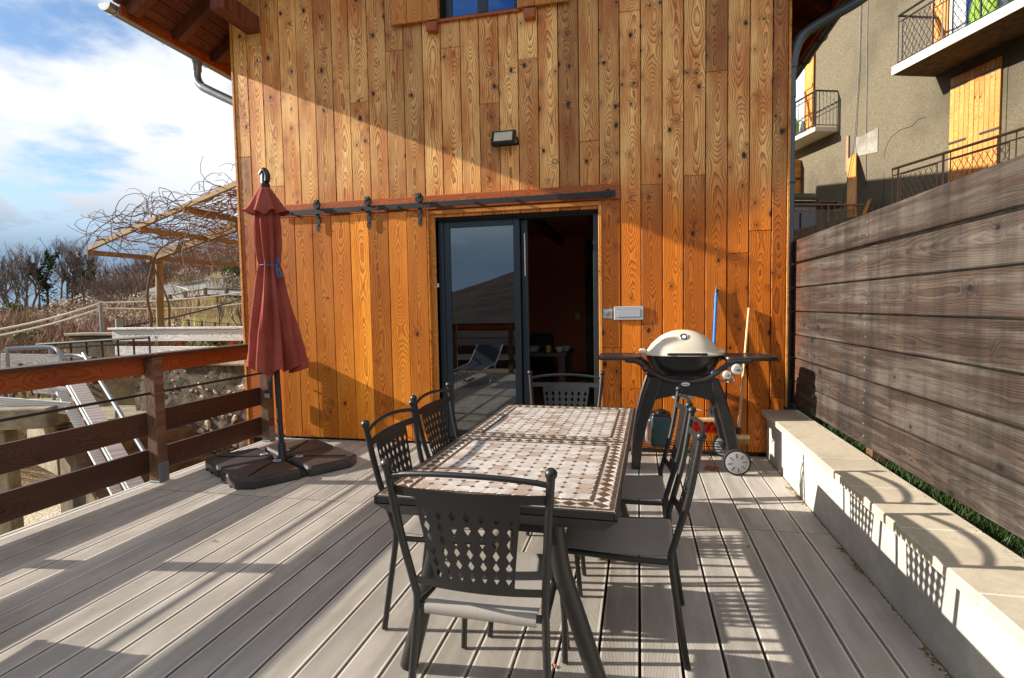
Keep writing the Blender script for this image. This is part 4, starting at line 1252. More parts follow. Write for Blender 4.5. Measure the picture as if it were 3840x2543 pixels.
# wheels
def wheel(x, y, z, r, w):
    t_ = MB().lathe([(r * .82, -w / 2), (r * .97, -w / 2), (r, -w * .3), (r, w * .3), (r * .97, w / 2), (r * .82, w / 2)], 36, (x, y, z), (0, -1, 0)).obj('wheel', M_RUBBER, gr, 40)
    d = MB().lathe([(r * .84, w * .3), (r * .84, w * .52), (r * .80, w * .56), (r * .3, w * .60), (0, w * .61)], 36, (x, y, z), (0, -1, 0)).obj('wheel_disc', M_WHEEL, t_, 25)
    for k in range(8):
        a = 2 * pi * k / 8 + .15; e = Vector((cos(a), 0, sin(a))); c_ = Vector((x, y - w * .585, z))
        MB().obox(c_ + e * r * .36, c_ + e * r * .70, .0045, .004, (0, 1, 0)).obj('spoke_slot', M_RUBBER, t_)
wheel(gx(1128), 4.865, .111, .111, .045); wheel(gx(1115), 5.43, .111, .111, .045)
MB().tube([(gx(1125), 4.87, .111), (gx(1118), 5.42, .111)], .009, 8).obj('axle', M_GALV, gr, 40)
for y in (4.92, 5.375):
    MB().box(gx(1085), gx(1145), y - .03, y + .03, .095, gz(1272), .01).obj('axle_block', M_GRILL, gr)
hs = MB(); hs.tube(bez([(gx(1100), 4.90, gz(758)), (gx(1112), 4.90, gz(785)), (gx(1080), 4.95, gz(805)), (gx(1020), 5.05, gz(800))], 6), .007, 8); hs.obj('gas_hose', M_LBOX, gr, 50)
hs = MB(); hs.tube(bez([(gx(840), 5.2, gz(1030)), (gx(930), 5.12, gz(1032)), (gx(980), 5.05, gz(1010)), (gx(1000), 5.02, gz(975))], 6), .006, 8); hs.obj('gas_hose', M_RUST, gr, 50)
MB().loft([sup(.085, .06, .60, GX, GYc), sup(.10, .075, .655, GX, GYc)]).obj('drip_tray', M_LBOX, gr, 40)

# canister under the grill
M_TEAL = plain('teal_plastic', lin(30, 58, 66), .4, 0, .1, 50)
cn = thing('gas_canister', (gx(600), 5.14, .17), 'dark teal canister with black cap standing under the grill', 'canister')
def rbox(x0, x1, y0, y1, z0, z1, r, n=5):
    P2 = []
    for cx_, cy_, a0 in ((x1 - r, y1 - r, 0), (x0 + r, y1 - r, pi / 2), (x0 + r, y0 + r, pi), (x1 - r, y0 + r, 1.5 * pi)):
        P2 += [(cx_ + r * cos(a0 + pi / 2 * i / n), cy_ + r * sin(a0 + pi / 2 * i / n)) for i in range(n + 1)]
    mx, my = (x0 + x1) / 2, (y0 + y1) / 2
    k = lambda f, z: [(mx + (x - mx) * f, my + (y - my) * f, z) for x, y in P2]
    return MB().loft([k(.94, z0), k(1, z0 + .015), k(1, z1 - .02), k(.93, z1)])
x0, x1 = gx(540), gx(690)
rbox(x0, x1, 5.04, 5.24, .171, .44, .03).obj('body', M_TEAL, cn, 40)
rbox(x0 + .004, x1 - .004, 5.044, 5.236, .441, .465, .03).obj('lid', M_BLACK, cn, 40)
MB().lathe([(.05, 0), (.05, .015), (.035, .025), (.02, .03), (0, .03)], 18, ((x0 + x1) / 2, 5.13, .466)).obj('cap', M_BLACK, cn, 40)
MB().tube(bez([(x0 - .004, 5.08, .40), (x0 - .03, 5.08, .38), (x0 - .034, 5.08, .28), (x0 - .03, 5.08, .21), (x0 - .004, 5.08, .19)], 5), .014, 8).obj('side_grip', M_LBOX, cn, 50)

# brooms
def bristles(n, x0, x1, y0, y1, z1, h, mat, name, par, spread=.01):
    m = MB()
    for i in range(n):
        x = random.uniform(x0, x1); y = random.uniform(y0, y1); dx = random.gauss(0, spread); dy = random.gauss(0, spread); hh = h * random.uniform(.9, 1.02); w = .0022
        m.add([(x - w, y, z1), (x + w, y, z1), (x + dx, y + dy, z1 - hh), (x, y - w, z1), (x, y + w, z1)], [(0, 1, 2), (3, 4, 2)])
    o = m.obj(name, mat, par, None, True, True, False); return stuff(o)
W_HAND = wood('broom_handle', lin(170, 120, 66), lin(222, 184, 128), lin(236, 204, 152), 'z', 120, .1, .5, .05)
M_BRIS = leafmat('natural_bristle', lin(170, 140, 88), lin(214, 186, 132), 0)
M_BRED = leafmat('red_bristle', lin(190, 24, 22), lin(226, 54, 40), .15)
b1_ = thing('broom', (.90, 5.42, 0), 'broom with pale wooden handle and straw coloured bristles, leaning on the cladding', 'broom')
MB().tube([(.905, 5.44, .235), (1.004, 5.505, 1.392)], .0125, 12).obj('handle', W_HAND, b1_, 40)
MB().lathe([(.019, 0), (.019, .05), (.015, .06)], 12, (.903, 5.437, .225), (.085, .05, 1)).obj('socket', M_BLACK, b1_, 40)
MB().box(.795, 1.000, 5.395, 5.460, .178, .222, .01).obj('head', W_HAND, b1_)
bristles(1500, .80, .995, 5.40, 5.455, .18, .055, M_BRIS, 'bristles', b1_, .006)
MB().tube([(.995, 5.53, 1.30), (.995, 5.482, 1.305)], .004, 6).obj('hanging_nail', M_GALV, b1_)
b2_ = thing('broom', (.60, 5.42, 0), 'broom with bright blue handle and red bristles, behind the grill', 'broom')
M_BLUE = plain('blue_handle', lin(30, 128, 214), .35, 0, .04, 20)
MB().tube([(.66, 5.43, .36), (.716, 5.508, 1.54)], .0135, 12).obj('handle', M_BLUE, b2_, 40)
MB().lathe([(.014, 0), (.014, .03), (.008, .04), (0, .04)], 10, (.716, 5.508, 1.54), (.03, .06, 1)).obj('end_cap', M_BLACK, b2_, 40)
MB().box(.46, .78, 5.385, 5.455, .335, .372, .008).obj('head', W_HAND, b2_)
for k in range(7):
    x = .475 + k * .048
    bristles(190, x - .014, x + .014, 5.40, 5.445, .336, .12, M_BRED, 'bristle_tuft', b2_, .012)
MB().tube([(.717, 5.53, 1.60), (.717, 5.50, 1.602), (.717, 5.50, 1.575)], .004, 6).obj('hanging_hook', M_GALV, b2_)
M_LEAFDRY = plain('dry_leaf', lin(150, 76, 34), .8)
dl = MB().add([(.545, 4.98, .012), (.62, 4.965, .006), (.70, 5.0, .02), (.64, 5.05, .01), (.58, 5.045, .024)], [(0, 1, 2, 3, 4)])
tag(dl.obj('dry_leaf', M_LEAFDRY), 'dry orange brown leaf on the boards under the grill', 'leaf')

# ================================================================== things in the room
M_TBL = plain('dark_table', lin(70, 64, 60), .4, 0, .15, 20)
dt = thing('indoor_table', (-1.7, 7.6, 0), 'grey topped dining table laid for a meal inside the house', 'table')
MB().box(-2.6, -.93, 7.35, 8.2, .76, .81, .005).obj('table_top', M_TBL, dt)
for x, y in ((-2.5, 7.42), (-1.0, 7.42), (-2.5, 8.1), (-1.0, 8.1)): MB().box(x - .045, x + .045, y - .045, y + .045, -.01, .758, .004).obj('leg', M_TBL, dt)
M_BOWL = plain('bowl_glaze', lin(200, 200, 205), .2, 0, .2, 60)
for i, (x, y, r, lb_) in enumerate(((-1.05, 7.52, .07, 'white patterned bowl at the corner of the indoor table'), (-.99, 7.72, .07, 'white bowl behind the corner bowl on the indoor table'), (-1.45, 7.62, .15, 'wide pale serving dish on the indoor table'))):
    o = MB().lathe([(r * .5, 0), (r * .55, .012), (r * .85, r * .5), (r, r * (.95 if i < 2 else .5)), (r * .94, r * (.95 if i < 2 else .5)), (r * .78, r * .5), (0, .02)], 24, (x, y, .811)).obj('bowl', M_BOWL, None, 40)
    tag(o, lb_, 'bowl')
M_YEL = plain('yellow_cup', lin(196, 164, 40), .4)
o = MB().lathe([(.032, 0), (.04, .09), (.036, .09), (.03, .01), (0, .01)], 18, (-1.2, 7.5, .811)).obj('cup', M_YEL, None, 40); tag(o, 'yellow cup on the indoor table', 'cup')
M_BREAD = plain('bread_crust', lin(190, 128, 60), .8, 0, .3, 30)
o = MB().sphere((-1.52, 7.45, .845), .12, 16, (1, .4, .28)).obj('bread_loaf', M_BREAD, None, 50); tag(o, 'golden loaf of bread on the indoor table', 'bread')
M_SEATB = plain('black_leather', lin(18, 17, 17), .5)
def ichair(x, y, rz, lbl):
    t = thing('indoor_chair', (0, 0, 0), lbl, 'chair', 'black chairs at the indoor table')
    MB().box(-.22, .22, -.22, .22, .42, .48, .02).obj('seat', M_SEATB, t, None, False)
    pr = [(-.2, .30), (-.22, .5), (-.2, .95), (-.15, 1.02), (.15, 1.02), (.2, .95), (.22, .5), (.2, .30)]
    MB().prism(pr, (-.25, -.20), 'y').obj('backrest', M_SEATB, t, None, False)
    for sx in (-1, 1):
        for sy in (-1, 1): MB().box(sx * .19 - .02, sx * .19 + .02, sy * .19 - .02, sy * .19 + .02, -.01, .419).obj('leg', M_SEATB, t, None, False)
    t.location = (x, y, 0); t.rotation_euler = (0, 0, rz)
ichair(-.70, 7.85, pi / 2 + .25, 'black high backed chair at the end of the indoor table')
ichair(-1.5, 8.45, pi, 'black chair behind the serving dish at the indoor table')
# lounger out of the picture, seen in the door glass
lg = thing('deck_lounger', (-3.0, 1.0, 0), 'folding deck lounger with blue sling, mirrored in the door glass', 'lounger')
M_SLING = plain('blue_sling', lin(28, 34, 50), .7)
fz = MB(); 
for sx in (-1, 1):
    x = -3.0 + sx * .27
    fz.tube(bez([(x, 1.75, .30), (x, 1.2, .33), (x, .75, .36), (x, .20, .66)], 5), .013, 8)
    fz.tube([(x, 1.55, .30), (x, 1.05, .012), (x, .50, .012)], .013, 8); fz.tube([(x, .75, .36), (x, 1.25, .012)], .013, 8)
fz.obj('frame', M_LBOX, lg, 40)
pts = bez([(0, 1.74, .315), (0, 1.2, .325), (0, .76, .355), (0, .21, .66)], 6)
MB().loft([[(-3.25, p[1], p[2] - .01), (-2.75, p[1], p[2] - .01), (-2.75, p[1], p[2] + .004), (-3.25, p[1], p[2] + .004)] for p in pts]).obj('sling', M_SLING, lg, 40)
# ================================================================== layout helper: a photo position (2368 px wide) seen at a ground distance
def pix(x, y, r):
    X = (x * 3840 / 2368 - 1920) / 2079.4; Y = (y * 3840 / 2368 - 1271.5) / 2079.4
    d = _f + _r2 * X - _u2 * Y
    return Vector((0, 0, 1.44)) + d * (r / math.hypot(d.x, d.y))

# ================================================================== terrain
def lerpt(t, x):
    if x <= t[0][0]: return t[0][1]
    for (a, b), (c, d) in zip(t[:-1], t[1:]):
        if x <= c: return b + (d - b) * (x - a) / (c - a)
    return t[-1][1]
EAZ = [(-180, 6.0), (-168, 4.4), (-161, 1.9), (-150, 0.4), (-120, 0.0), (-80, .4), (-57, .1), (-52, .4), (-49, 1.2), (-45, 3.1), (-41, 4.1), (-37, 4.8), (-30, 4.6), (0, 5), (60, 4), (120, 4), (160, 6), (180, 6.0)]
def ground(x, y):
    r = math.hypot(x, y) + 1e-6; az = math.degrees(atan2(x, y))
    E = lerpt(EAZ, az)
    if -100 < az < 100:
        el = lerpt([(0, -18), (9, -17.5), (12, -12.5), (16, -6.5), (22, -3.6), (30, -1.8), (45, -.5 + (E - .9) * .42), (62, .3 + (E - .9) * .85), (85, E)], r)
    else:
        el = lerpt([(0, -18), (9, -17.5), (30, -9), (60, -3), (160, E)], r)
    rc = 85 if -100 < az < 100 else 160
    z = 1.44 + (min(r, rc) * tan(radians(el)) if r > 9 else -2.94)
    if r > rc: z -= (r - rc) * .02
    if r > 14:
        a = min((r - 14) / 15, 1)
        z += a * (.22 * sin(x * .31 + 1) * cos(y * .27) + .12 * sin(x * .83 + y * .6)) * min(1, 60 / r + .3)
    return z
def ground_mat():
    s = NT('hillside_ground')
    p = s.pos()
    n = s.noise(p, .35, 5, .62); n2 = s.noise(p, 3.0, 6, .65); n3 = s.noise(p, .09, 3); n4 = s.noise(p, 30, 3, .6)
    c = s.mix(s.step(n2, .3, .7), lin(104, 84, 58), lin(146, 122, 84))
    c = s.mix(s.step(n, .46, .62), c, lin(106, 112, 50))
    c = s.mix(s.step(n3, .52, .66), c, lin(128, 104, 82))
    x, y, z = s.sep(p)
    d = s.math('SQRT', s.math('ADD', s.math('MULTIPLY', s.math('ADD', x, 7.8), s.math('ADD', x, 7.8)), s.math('MULTIPLY', s.math('ADD', y, -3.6), s.math('ADD', y, -3.6))))
    c = s.mix(s.step(s.math('MULTIPLY_ADD', n2, 1.2, d), 4.2, 3.4), c, s.mix(n4, lin(190, 176, 148), lin(222, 210, 184)))
    d2 = s.math('SQRT', s.math('ADD', s.math('POWER', s.math('ADD', x, 35.0), 2.0), s.math('POWER', s.math('ADD', y, -41.0), 2.0)))
    c = s.mix(s.math('MULTIPLY', s.step(s.math('MULTIPLY_ADD', n2, 6.0, d2), 15.0, 8.0), .85), c, s.mix(n2, lin(96, 108, 40), lin(150, 148, 78)))
    c = s.mix(s.step(y, -25.0, -45.0), c, s.mix(s.step(s.noise(p, .12, 6, .7), .35, .65), lin(38, 33, 34), lin(64, 54, 50)))
    f = s.math('MULTIPLY_ADD', n4, .5, .75)
    c = s.mix(1.0, c, s.comb(f, f, f), 'MULTIPLY')
    s.bump(s.math('ADD', n2, n4), .8, .08)
    return s.fin(c, .95, 0, .1)
rs = [0.01, 3, 6, 9, 10.5, 12, 14, 16, 18, 20, 22, 25, 28, 31, 34, 38, 42, 46, 50, 54, 58, 62, 66, 70, 75, 80, 85, 95, 115, 140, 160, 200, 300, 600, 1500, 4000]
azs = [-180 + 4 * i for i in range(24)] + [-84 + .8 * i for i in range(70)] + [-28 + 4 * i for i in range(52)]
gm = MB(); A = len(azs)
for r in rs:
    for a in azs:
        x, y = r * sin(radians(a)), r * cos(radians(a)); gm.v.append((x, y, ground(x, y)))
for i in range(len(rs) - 1):
    for k in range(A):
        k2 = (k + 1) % A
        gm.f.append((i * A + k, (i + 1) * A + k, (i + 1) * A + k2, i * A + k2))
struct(gm.obj('hillside', ground_mat(), None, 60, True, False))

# ================================================================== road with wooden guard rail
def pol(az, r, dz=0.0):
    x, y = r * sin(radians(az)), r * cos(radians(az)); return Vector((x, y, ground(x, y) + dz))
M_ROAD = rustic('asphalt_road', lin(106, 103, 98), lin(120, 117, 112), lin(94, 91, 86), 2, .2, .9, .01)
M_PAINT = plain('road_paint', lin(230, 228, 220), .7)
cl = bez([pol(-33, 47), pol(-37.5, 48), pol(-40.4, 50), pol(-42.4, 54), pol(-43.9, 60), pol(-46, 66), pol(-50, 70)], 8)
rd = MB(); mk = MB(); rings = []
edge = []
for i, p in enumerate(cl):
    q = cl[min(i + 1, len(cl) - 1)] - cl[max(i - 1, 0)]; q.z = 0; q.normalize(); sd = Vector((q.y, -q.x, 0))
    row = []
    for k in range(7):
        o = -2.9 + 5.8 * k / 6; w = p + sd * o; row.append((w.x, w.y, ground(p.x, p.y) * .15 + ground(w.x, w.y) * .85 + .14))
    rings.append(row); edge.append((p + sd * -3.3, p + sd * 3.3))
for a, b in zip(rings[:-1], rings[1:]):
    for k in range(6): rd.add([a[k], a[k + 1], b[k + 1], b[k]], [(0, 1, 2, 3)])
struct(rd.obj('road', M_ROAD, None, 60))
for i, (a, b) in enumerate(zip(rings[:-1], rings[1:])):
    if 24 < i < 34:
        u, v = Vector(a[3]), Vector(b[3]); d = (v - u); d.z = 0; d.normalize(); sd = Vector((d.y, -d.x, 0)) * .12; up = Vector((0, 0, .02))
        mk.add([u - sd + up, u + sd + up, v + sd + up, v - sd + up], [(0, 1, 2, 3)])
struct(mk.obj('road_marking', M_PAINT))
M_GPOST = plain('barrier_wood', lin(88, 72, 58), .9, 0, .3, 6)
sd_ = 0 if (edge[12][0].length < edge[12][1].length) else 1
pts = [e[sd_] for e in edge][6:30]
rb_ = thing('road_barrier', pts[len(pts) // 2], 'low wooden post and rail barrier along the bend of the road', 'barrier')
acc = 0; last = None; prs = []
for p in pts:
    if last is None or (p - last).length > 1.6:
        z = ground(p.x, p.y); last = p; prs.append(Vector((p.x, p.y, z + .62)))
        MB().box(p.x - .1, p.x + .1, p.y - .1, p.y + .1, z - .3, z + .72, .02).obj('post', M_GPOST, rb_)
for a, b in zip(prs[:-1], prs[1:]): MB().obox(a, b, .06, .10).obj('rail', M_GPOST, rb_)

# ================================================================== neighbouring terrace beyond the railing
def slopebox(P0, P1, w, h, up=(0, 0, 1)): return MB().obox(P0, P1, w, h, up, .004)
M_TERR = rustic('terrace_fill', lin(104, 88, 62), lin(130, 112, 80), lin(90, 80, 54), 5, .6, .95, .03)
sw = thing('stone_wall', (-6.0, 6.65, -1.5), 'rubble retaining wall with rough mortar under the grey balustrade', 'wall')
wb = MB(); nx, nz = 46, 34; W0, W1 = -7.15, -4.43
import mathutils.noise as mnoise
def wtop(x): return .70 if x > -6.45 else .70 + (x + 6.45) * .42
vs = []
for j in range(nz + 1):
    for i in range(nx + 1):
        x = W0 + (W1 - W0) * i / nx; z = -1.55 + (wtop(x) + 1.55) * j / nz
        d = mnoise.noise(Vector((x * 4, z * 4, 3))) * .035 + mnoise.noise(Vector((x * 13, z * 13, 1))) * .014
        vs.append((x, 6.60 + d, z))
wb.add(vs, [(j * (nx + 1) + i, j * (nx + 1) + i + 1, (j + 1) * (nx + 1) + i + 1, (j + 1) * (nx + 1) + i) for j in range(nz) for i in range(nx)])
wb.obj('mortar_face', M_MORTAR, sw, 60)
MB().box(W0 + .05, W1, 6.66, 6.95, -1.55, .25).obj('wall_core', M_MORTAR, sw)
MB().box(-6.44, W1, 6.56, 6.98, .69, .735, .012).obj('wall_cap', M_CONC, sw)
def pebble(n=7):
    import bmesh
    m = MB(); k = 3; rings = []
    ang = sorted(random.uniform(0, 2 * pi) for _ in range(n))
    ang = [2 * pi * i / n + random.uniform(-.3, .3) for i in range(n)]; rad = [random.uniform(.7, 1.15) for _ in range(n)]
    for y, s_ in ((.25, 1.05), (-.30, .95), (-.62, .62)):
        rings.append([(rad[i] * s_ * cos(ang[i]), y + random.uniform(-.08, .08), rad[i] * s_ * sin(ang[i])) for i in range(n)])
    m.loft(rings); return m.mesh('stone', M_STONE, 40)
pebs = [pebble(random.choice((6, 7, 8))) for _ in range(9)]
for k in range(290):
    x = random.uniform(-7.0, W1 - .05); z = random.uniform(-1.2, wtop(x) - .08)
    o = link_mesh('stone', random.choice(pebs), sw, (x, 6.60, z))
    s_ = random.choice((.012, .015, .018, .022, .026, .032, .048)); o.scale = (s_ * random.uniform(.9, 1.6), s_ * .5 + .012, s_ * random.uniform(.7, 1.1)); o.rotation_euler = (0, random.uniform(0, 6.28), 0)
struct(MB().box(-8.2, -4.43, 6.98, 11.5, -1.6, .45).obj('upper_terrace', M_TERR))
gb = thing('terrace_balustrade', (-6.2, 7.05, .45), 'silver grey timber balustrade above the rubble wall', 'railing')
MB().box(-7.99, -4.5, 6.955, 7.085, 1.190, 1.222, .004).obj('cap_rail', W_GREY, gb)
MB().box(-7.94, -4.5, 6.985, 7.015, 1.012, 1.188, .004).obj('top_board', W_GREY, gb)
MB().box(-7.90, -4.5, 6.985, 7.015, .790, .932, .004).obj('lower_board', W_GREY, gb)
for x in (-7.6, -6.75, -5.85, -4.95):
    MB().box(x - .045, x + .045, 7.02, 7.11, .45, 1.188, .004).obj('post', W_RAILTOP, gb)
MB().box(-7.75, -7.71, 7.02, 7.06, .45, .95).obj('post', M_GALV, gb)
for k in range(22):
    x = -7.8 + k * .15
    for d in (-1, 1):
        MB().obox((x - d * .11, 7.07 + d * .006, .80), (x + d * .11, 7.07 + d * .006, 1.02), .010, .022, (0, 1, 0)).obj('lattice_slat', W_PERG, gb)
# pergola and its vine
pg = thing('pergola', (-7.0, 8.0, .45), 'sloping timber pergola overgrown by a bare vine', 'pergola')
RA = (Vector((-4.45, 6.17, 3.20)), Vector((-8.36, 7.06, 2.465))); RB = (Vector((-4.45, 7.45, 3.14)), Vector((-8.35, 8.10, 2.38)))
MB().obox(RA[0], RA[1], .045, .07, (0, 0, 1), .004).obj('rafter', W_PERG, pg)
MB().obox(RB[0], RB[1], .07, .14, (0, 0, 1), .006).obj('rafter', W_PERG, pg)
MB().obox((-4.45, 10.2, 3.1), (-8.3, 10.6, 2.42), .06, .10, (0, 0, 1), .004).obj('rafter', W_PERG, pg)
for a, b in (((-8.32, 6.98, 2.395), (-8.02, 10.9, 2.40)), ((-7.0, 6.68, 2.65), (-6.8, 10.7, 2.66)), ((-6.02, 6.45, 2.84), (-5.88, 10.6, 2.84)), ((-4.85, 6.2, 3.05), (-4.8, 10.4, 3.05))):
    MB().obox(a, b, .05, .075, (0, 0, 1), .004).obj('purlin', W_PERG, pg)
pp = bez([(-8.06, 8.05, .40), (-8.10, 8.05, 1.2), (-8.05, 8.05, 2.36)], 5)
MB().tube(pp, .062, 12).obj('post', W_PERG, pg, 50)
M_VINE = plain('vine_bark', lin(112, 84, 66), .9, 0, .3, 20, .3)
vn = thing('grapevine', (-8.2, 8.0, .45), 'leafless grapevine twining round the pergola post and over its beams', 'vine')
def roofz(x): return 3.20 - (-4.45 - x) * .188
def wander(p, d, n, step, curl, drop=0.0):
    pts = [Vector(p)]; d = Vector(d).normalized()
    for i in range(n):
        d = (d + Vector((random.gauss(0, curl), random.gauss(0, curl), random.gauss(0, curl) - drop))).normalized()
        q = pts[-1] + d * step
        h = q.z - roofz(q.x)
        if h > .18: d.z -= .35
        if h < -.12: d.z += .22
        if q.x < -8.0: d.x += .5
        if q.y < 6.5: d.y += .4
        pts.append(q)
    return pts
tr = MB()
tr.tube(bez([(-8.2, 7.98, .4), (-8.28, 7.95, .9), (-8.16, 7.93, 1.3), (-8.24, 7.95, 1.7), (-8.12, 7.92, 2.1), (-7.9, 7.9, 2.5), (-7.4, 7.9, 2.7)], 5), [.03 - .0005 * i for i in range(31)], 7)
tr.tube(bez([(-7.94, 8.15, .4), (-7.9, 8.1, .8), (-7.98, 8.12, 1.2), (-7.86, 8.0, 1.6), (-7.98, 7.95, 2.0), (-8.1, 7.9, 2.4)], 5), .018, 6)
tr.obj('vine_trunk', M_VINE, vn, 50)
cn_ = MB(); tw = MB()
for k in range(600):
    t_ = random.random(); x = -8.1 + 3.6 * (random.random() ** .8); y = 6.6 + (random.random() ** 1.2) * 3.6
    p = wander((x, y, roofz(x) + random.uniform(-.05, .12)), (random.gauss(.5, 1), random.gauss(.2, 1), random.gauss(0, .25)), random.randint(5, 13), .11, .19)
    n_ = len(p); (cn_ if k < 60 else tw).tube(p, [(.011 if k < 60 else .0065) * (1 - .7 * i / n_) for i in range(n_)], 5)
for k in range(34):
    x = random.uniform(-7.9, -4.7); y = 6.25 + random.random() * 1.2
    p = wander((x, y, roofz(x) + .05), (random.gauss(0, .5), random.gauss(0, .5), 1), random.randint(4, 8), .08, .2)
    tw.tube(p, [.006 * (1 - .7 * i / len(p)) for i in range(len(p))], 4)
for k in range(44):
    x = random.uniform(-6.0, -4.6); y = random.uniform(6.4, 9); pts_ = [Vector((x, y, roofz(x) - .1))]
    d = Vector((random.gauss(.1, .3), random.gauss(0, .3), -1))
    for i in range(random.randint(6, 14)):
        d = (d + Vector((random.gauss(0, .2), random.gauss(0, .2), random.gauss(0, .12)))).normalized(); pts_.append(pts_[-1] + d * .09)
    tw.tube(pts_, [.008 * (1 - .6 * i / len(pts_)) for i in range(len(pts_))], 5)
stuff(cn_.obj('vine_canes', M_VINE, vn, 60, True, True, False)); stuff(tw.obj('vine_twigs', M_VINE, vn, 60, True, True, False))

# ================================================================== outdoor stairs, guards, pillars
Bq = Vector((-5.0, 4.64, 0)); dA = Vector((-.918, .395, 0)); dB = Vector((.395, .918, 0))
def SP(a, b, z): return Bq + dA * a + dB * b + Vector((0, 0, z))
stairs = thing('concrete_stairs', SP(1, .6, -1.5), 'weathered concrete stairs climbing beside the rubble wall', 'stairs')
for k in range(10):
    a0 = -.45 + k * .28; z = -1.50 + k * .165
    m = MB(); P = [SP(a0, .12, z - .5), SP(a0 + .62, .12, z - .5), SP(a0 + .62, 1.35, z - .5), SP(a0, 1.35, z - .5)]
    m.loft([[tuple(p) for p in P], [tuple(p + Vector((0, 0, .49))) for p in P], [tuple(p + Vector((0, 0, .5))) for p in P]])
    m.obj('step', M_CONCD, stairs)
m = MB(); P = [SP(2.35, -.1, -.6), SP(3.6, -.1, -.6), SP(3.6, 1.5, -.6), SP(2.35, 1.5, -.6)]
m.loft([[tuple(p) for p in P], [tuple(p + Vector((0, 0, .62))) for p in P]]); m.obj('landing', M_CONC, stairs)
m = MB(); P = [SP(-.6, -.08, -1.6), SP(2.4, -.08, -1.6), SP(2.4, .115, -1.6), SP(-.6, .115, -1.6)]
Q2 = [SP(-.6, -.08, -1.45), SP(2.4, -.08, .02), SP(2.4, .115, .02), SP(-.6, .115, -1.45)]
m.loft([[tuple(p) for p in P], [tuple(p) for p in Q2]]); m.obj('stringer', M_CONCD, stairs)
sg = thing('stair_guard', SP(1, 0, -.5), 'silver grey board guard with galvanised tube handrails on the stairs', 'railing')
def sl(a): return -.42 + a * .60
for (b, dz, w, h, mt, n_) in ((.02, -.10, .16, .035, W_GREY, 'guard_board'), (-.05, -.42, .11, .035, W_GREY, 'guard_board')):
    MB().obox(SP(-.3, b, sl(-.3) + dz), SP(2.2, b, sl(2.2) + dz), w, h, (0, 0, 1), .004).obj(n_, mt, sg)
for b, dz in ((-.06, -.13), (.22, .0)):
    pth = [SP(-.3, b, sl(-.3) + dz), SP(2.05, b, sl(2.05) + dz)]
    pth += [SP(2.2, b, sl(2.17) + dz), SP(2.4, b - .08, sl(2.2) + dz + .01)] + ([SP(2.7, b - .5, sl(2.2) + dz + .01)] if b > 0 else [])
    MB().tube(bez(pth, 3), .024, 10).obj('handrail', M_GALV, sg, 50)
for a in (.3, 1.2, 2.1):
    MB().tube([SP(a, .2, sl(a) - .95), SP(a, .2, sl(a))], .018, 8).obj('baluster', M_GALV, sg, 50)
e0, e1 = pix(3, 836, 9.3), pix(150, 838, 9.0)
MB().obox(e0, e1, .03, .20, (0, 0, 1), .004).obj('landing_board', W_GREY, sg)
MB().obox(pix(-30, 930, 9.2), pix(165, 945, 8.6), .03, .15, (0, 0, 1), .004).obj('landing_board', W_GREY, sg)
MB().obox(pix(80, 900, 9.2), pix(160, 905, 9.0), .03, .10, (0, 0, 1), .004).obj('landing_board', W_GREY, sg)
MB().tube(bez([pix(12, 808, 9.3), pix(60, 805, 9.25), pix(120, 804, 9.1), pix(137, 815, 9.0), pix(150, 832, 8.95)], 4), .026, 10).obj('handrail', M_GALV, sg, 50)
for px_, py_ in ((16, 808), (117, 806)):
    a = pix(px_, py_, 9.25); MB().tube([a, a - Vector((0, 0, .9))], .02, 8).obj('baluster', M_GALV, sg, 50)
cp = thing('concrete_pillar', (-7.35, 5.15, -1.5), 'pale square concrete pillar with wide cap under the stair landing', 'pillar')
MB().box(-7.62, -7.40, 4.98, 5.20, -1.55, .10, .01).xf(Matrix.Translation((-7.5, 5.1, 0)) @ Matrix.Rotation(.35, 4, 'Z') @ Matrix.Translation((7.5, -5.1, 0))).obj('shaft', M_CONC, cp)
MB().box(-7.95, -6.85, 4.85, 5.75, .10, .34, .015).xf(Matrix.Translation((-7.5, 5.1, 0)) @ Matrix.Rotation(.35, 4, 'Z') @ Matrix.Translation((7.5, -5.1, 0))).obj('cap', M_CONC, cp)
cq = MB().box(-6.95, -6.72, 5.45, 5.68, -1.55, .08, .01).obj('concrete_pillar', M_CONCD); tag(cq, 'dark stained concrete pillar behind the pale pillar', 'pillar')
cw = thing('concrete_block_wall', (-8.5, 7.3, -.4), 'brown stained concrete wall with flat top behind the stairs', 'wall')
MB().box(-9.05, -7.75, 7.2, 7.45, -1.2, 1.09, .01).obj('wall_body', M_CONCD, cw)
MB().box(-9.10, -7.72, 7.16, 7.49, 1.092, 1.135, .008).obj('wall_cap', M_CONC, cw)
ir = thing('iron_guard', (-8.2, 6.7, .1), 'black iron guard rail in front of the brown concrete wall', 'railing')
MB().tube([pix(85, 797, 11.2), pix(345, 780, 9.9)], .02, 8).obj('top_bar', M_IRON, ir); MB().tube([pix(90, 808, 11.2), pix(345, 792, 9.9)], .012, 8).obj('lower_bar', M_IRON, ir)
for k in range(8):
    t_ = k / 7; a = pix(90 + 255 * t_, 797 - 17 * t_, 11.2 - 1.3 * t_); MB().tube([a, a - Vector((0, 0, .6))], .014, 6).obj('baluster', M_IRON, ir)
bm_ = MB().box(-9.6, -8.2, 6.85, 6.95, .35, .78, .01).obj('timber_box', W_POST); tag(bm_, 'dark brown timber planter behind the iron guard', 'planter')

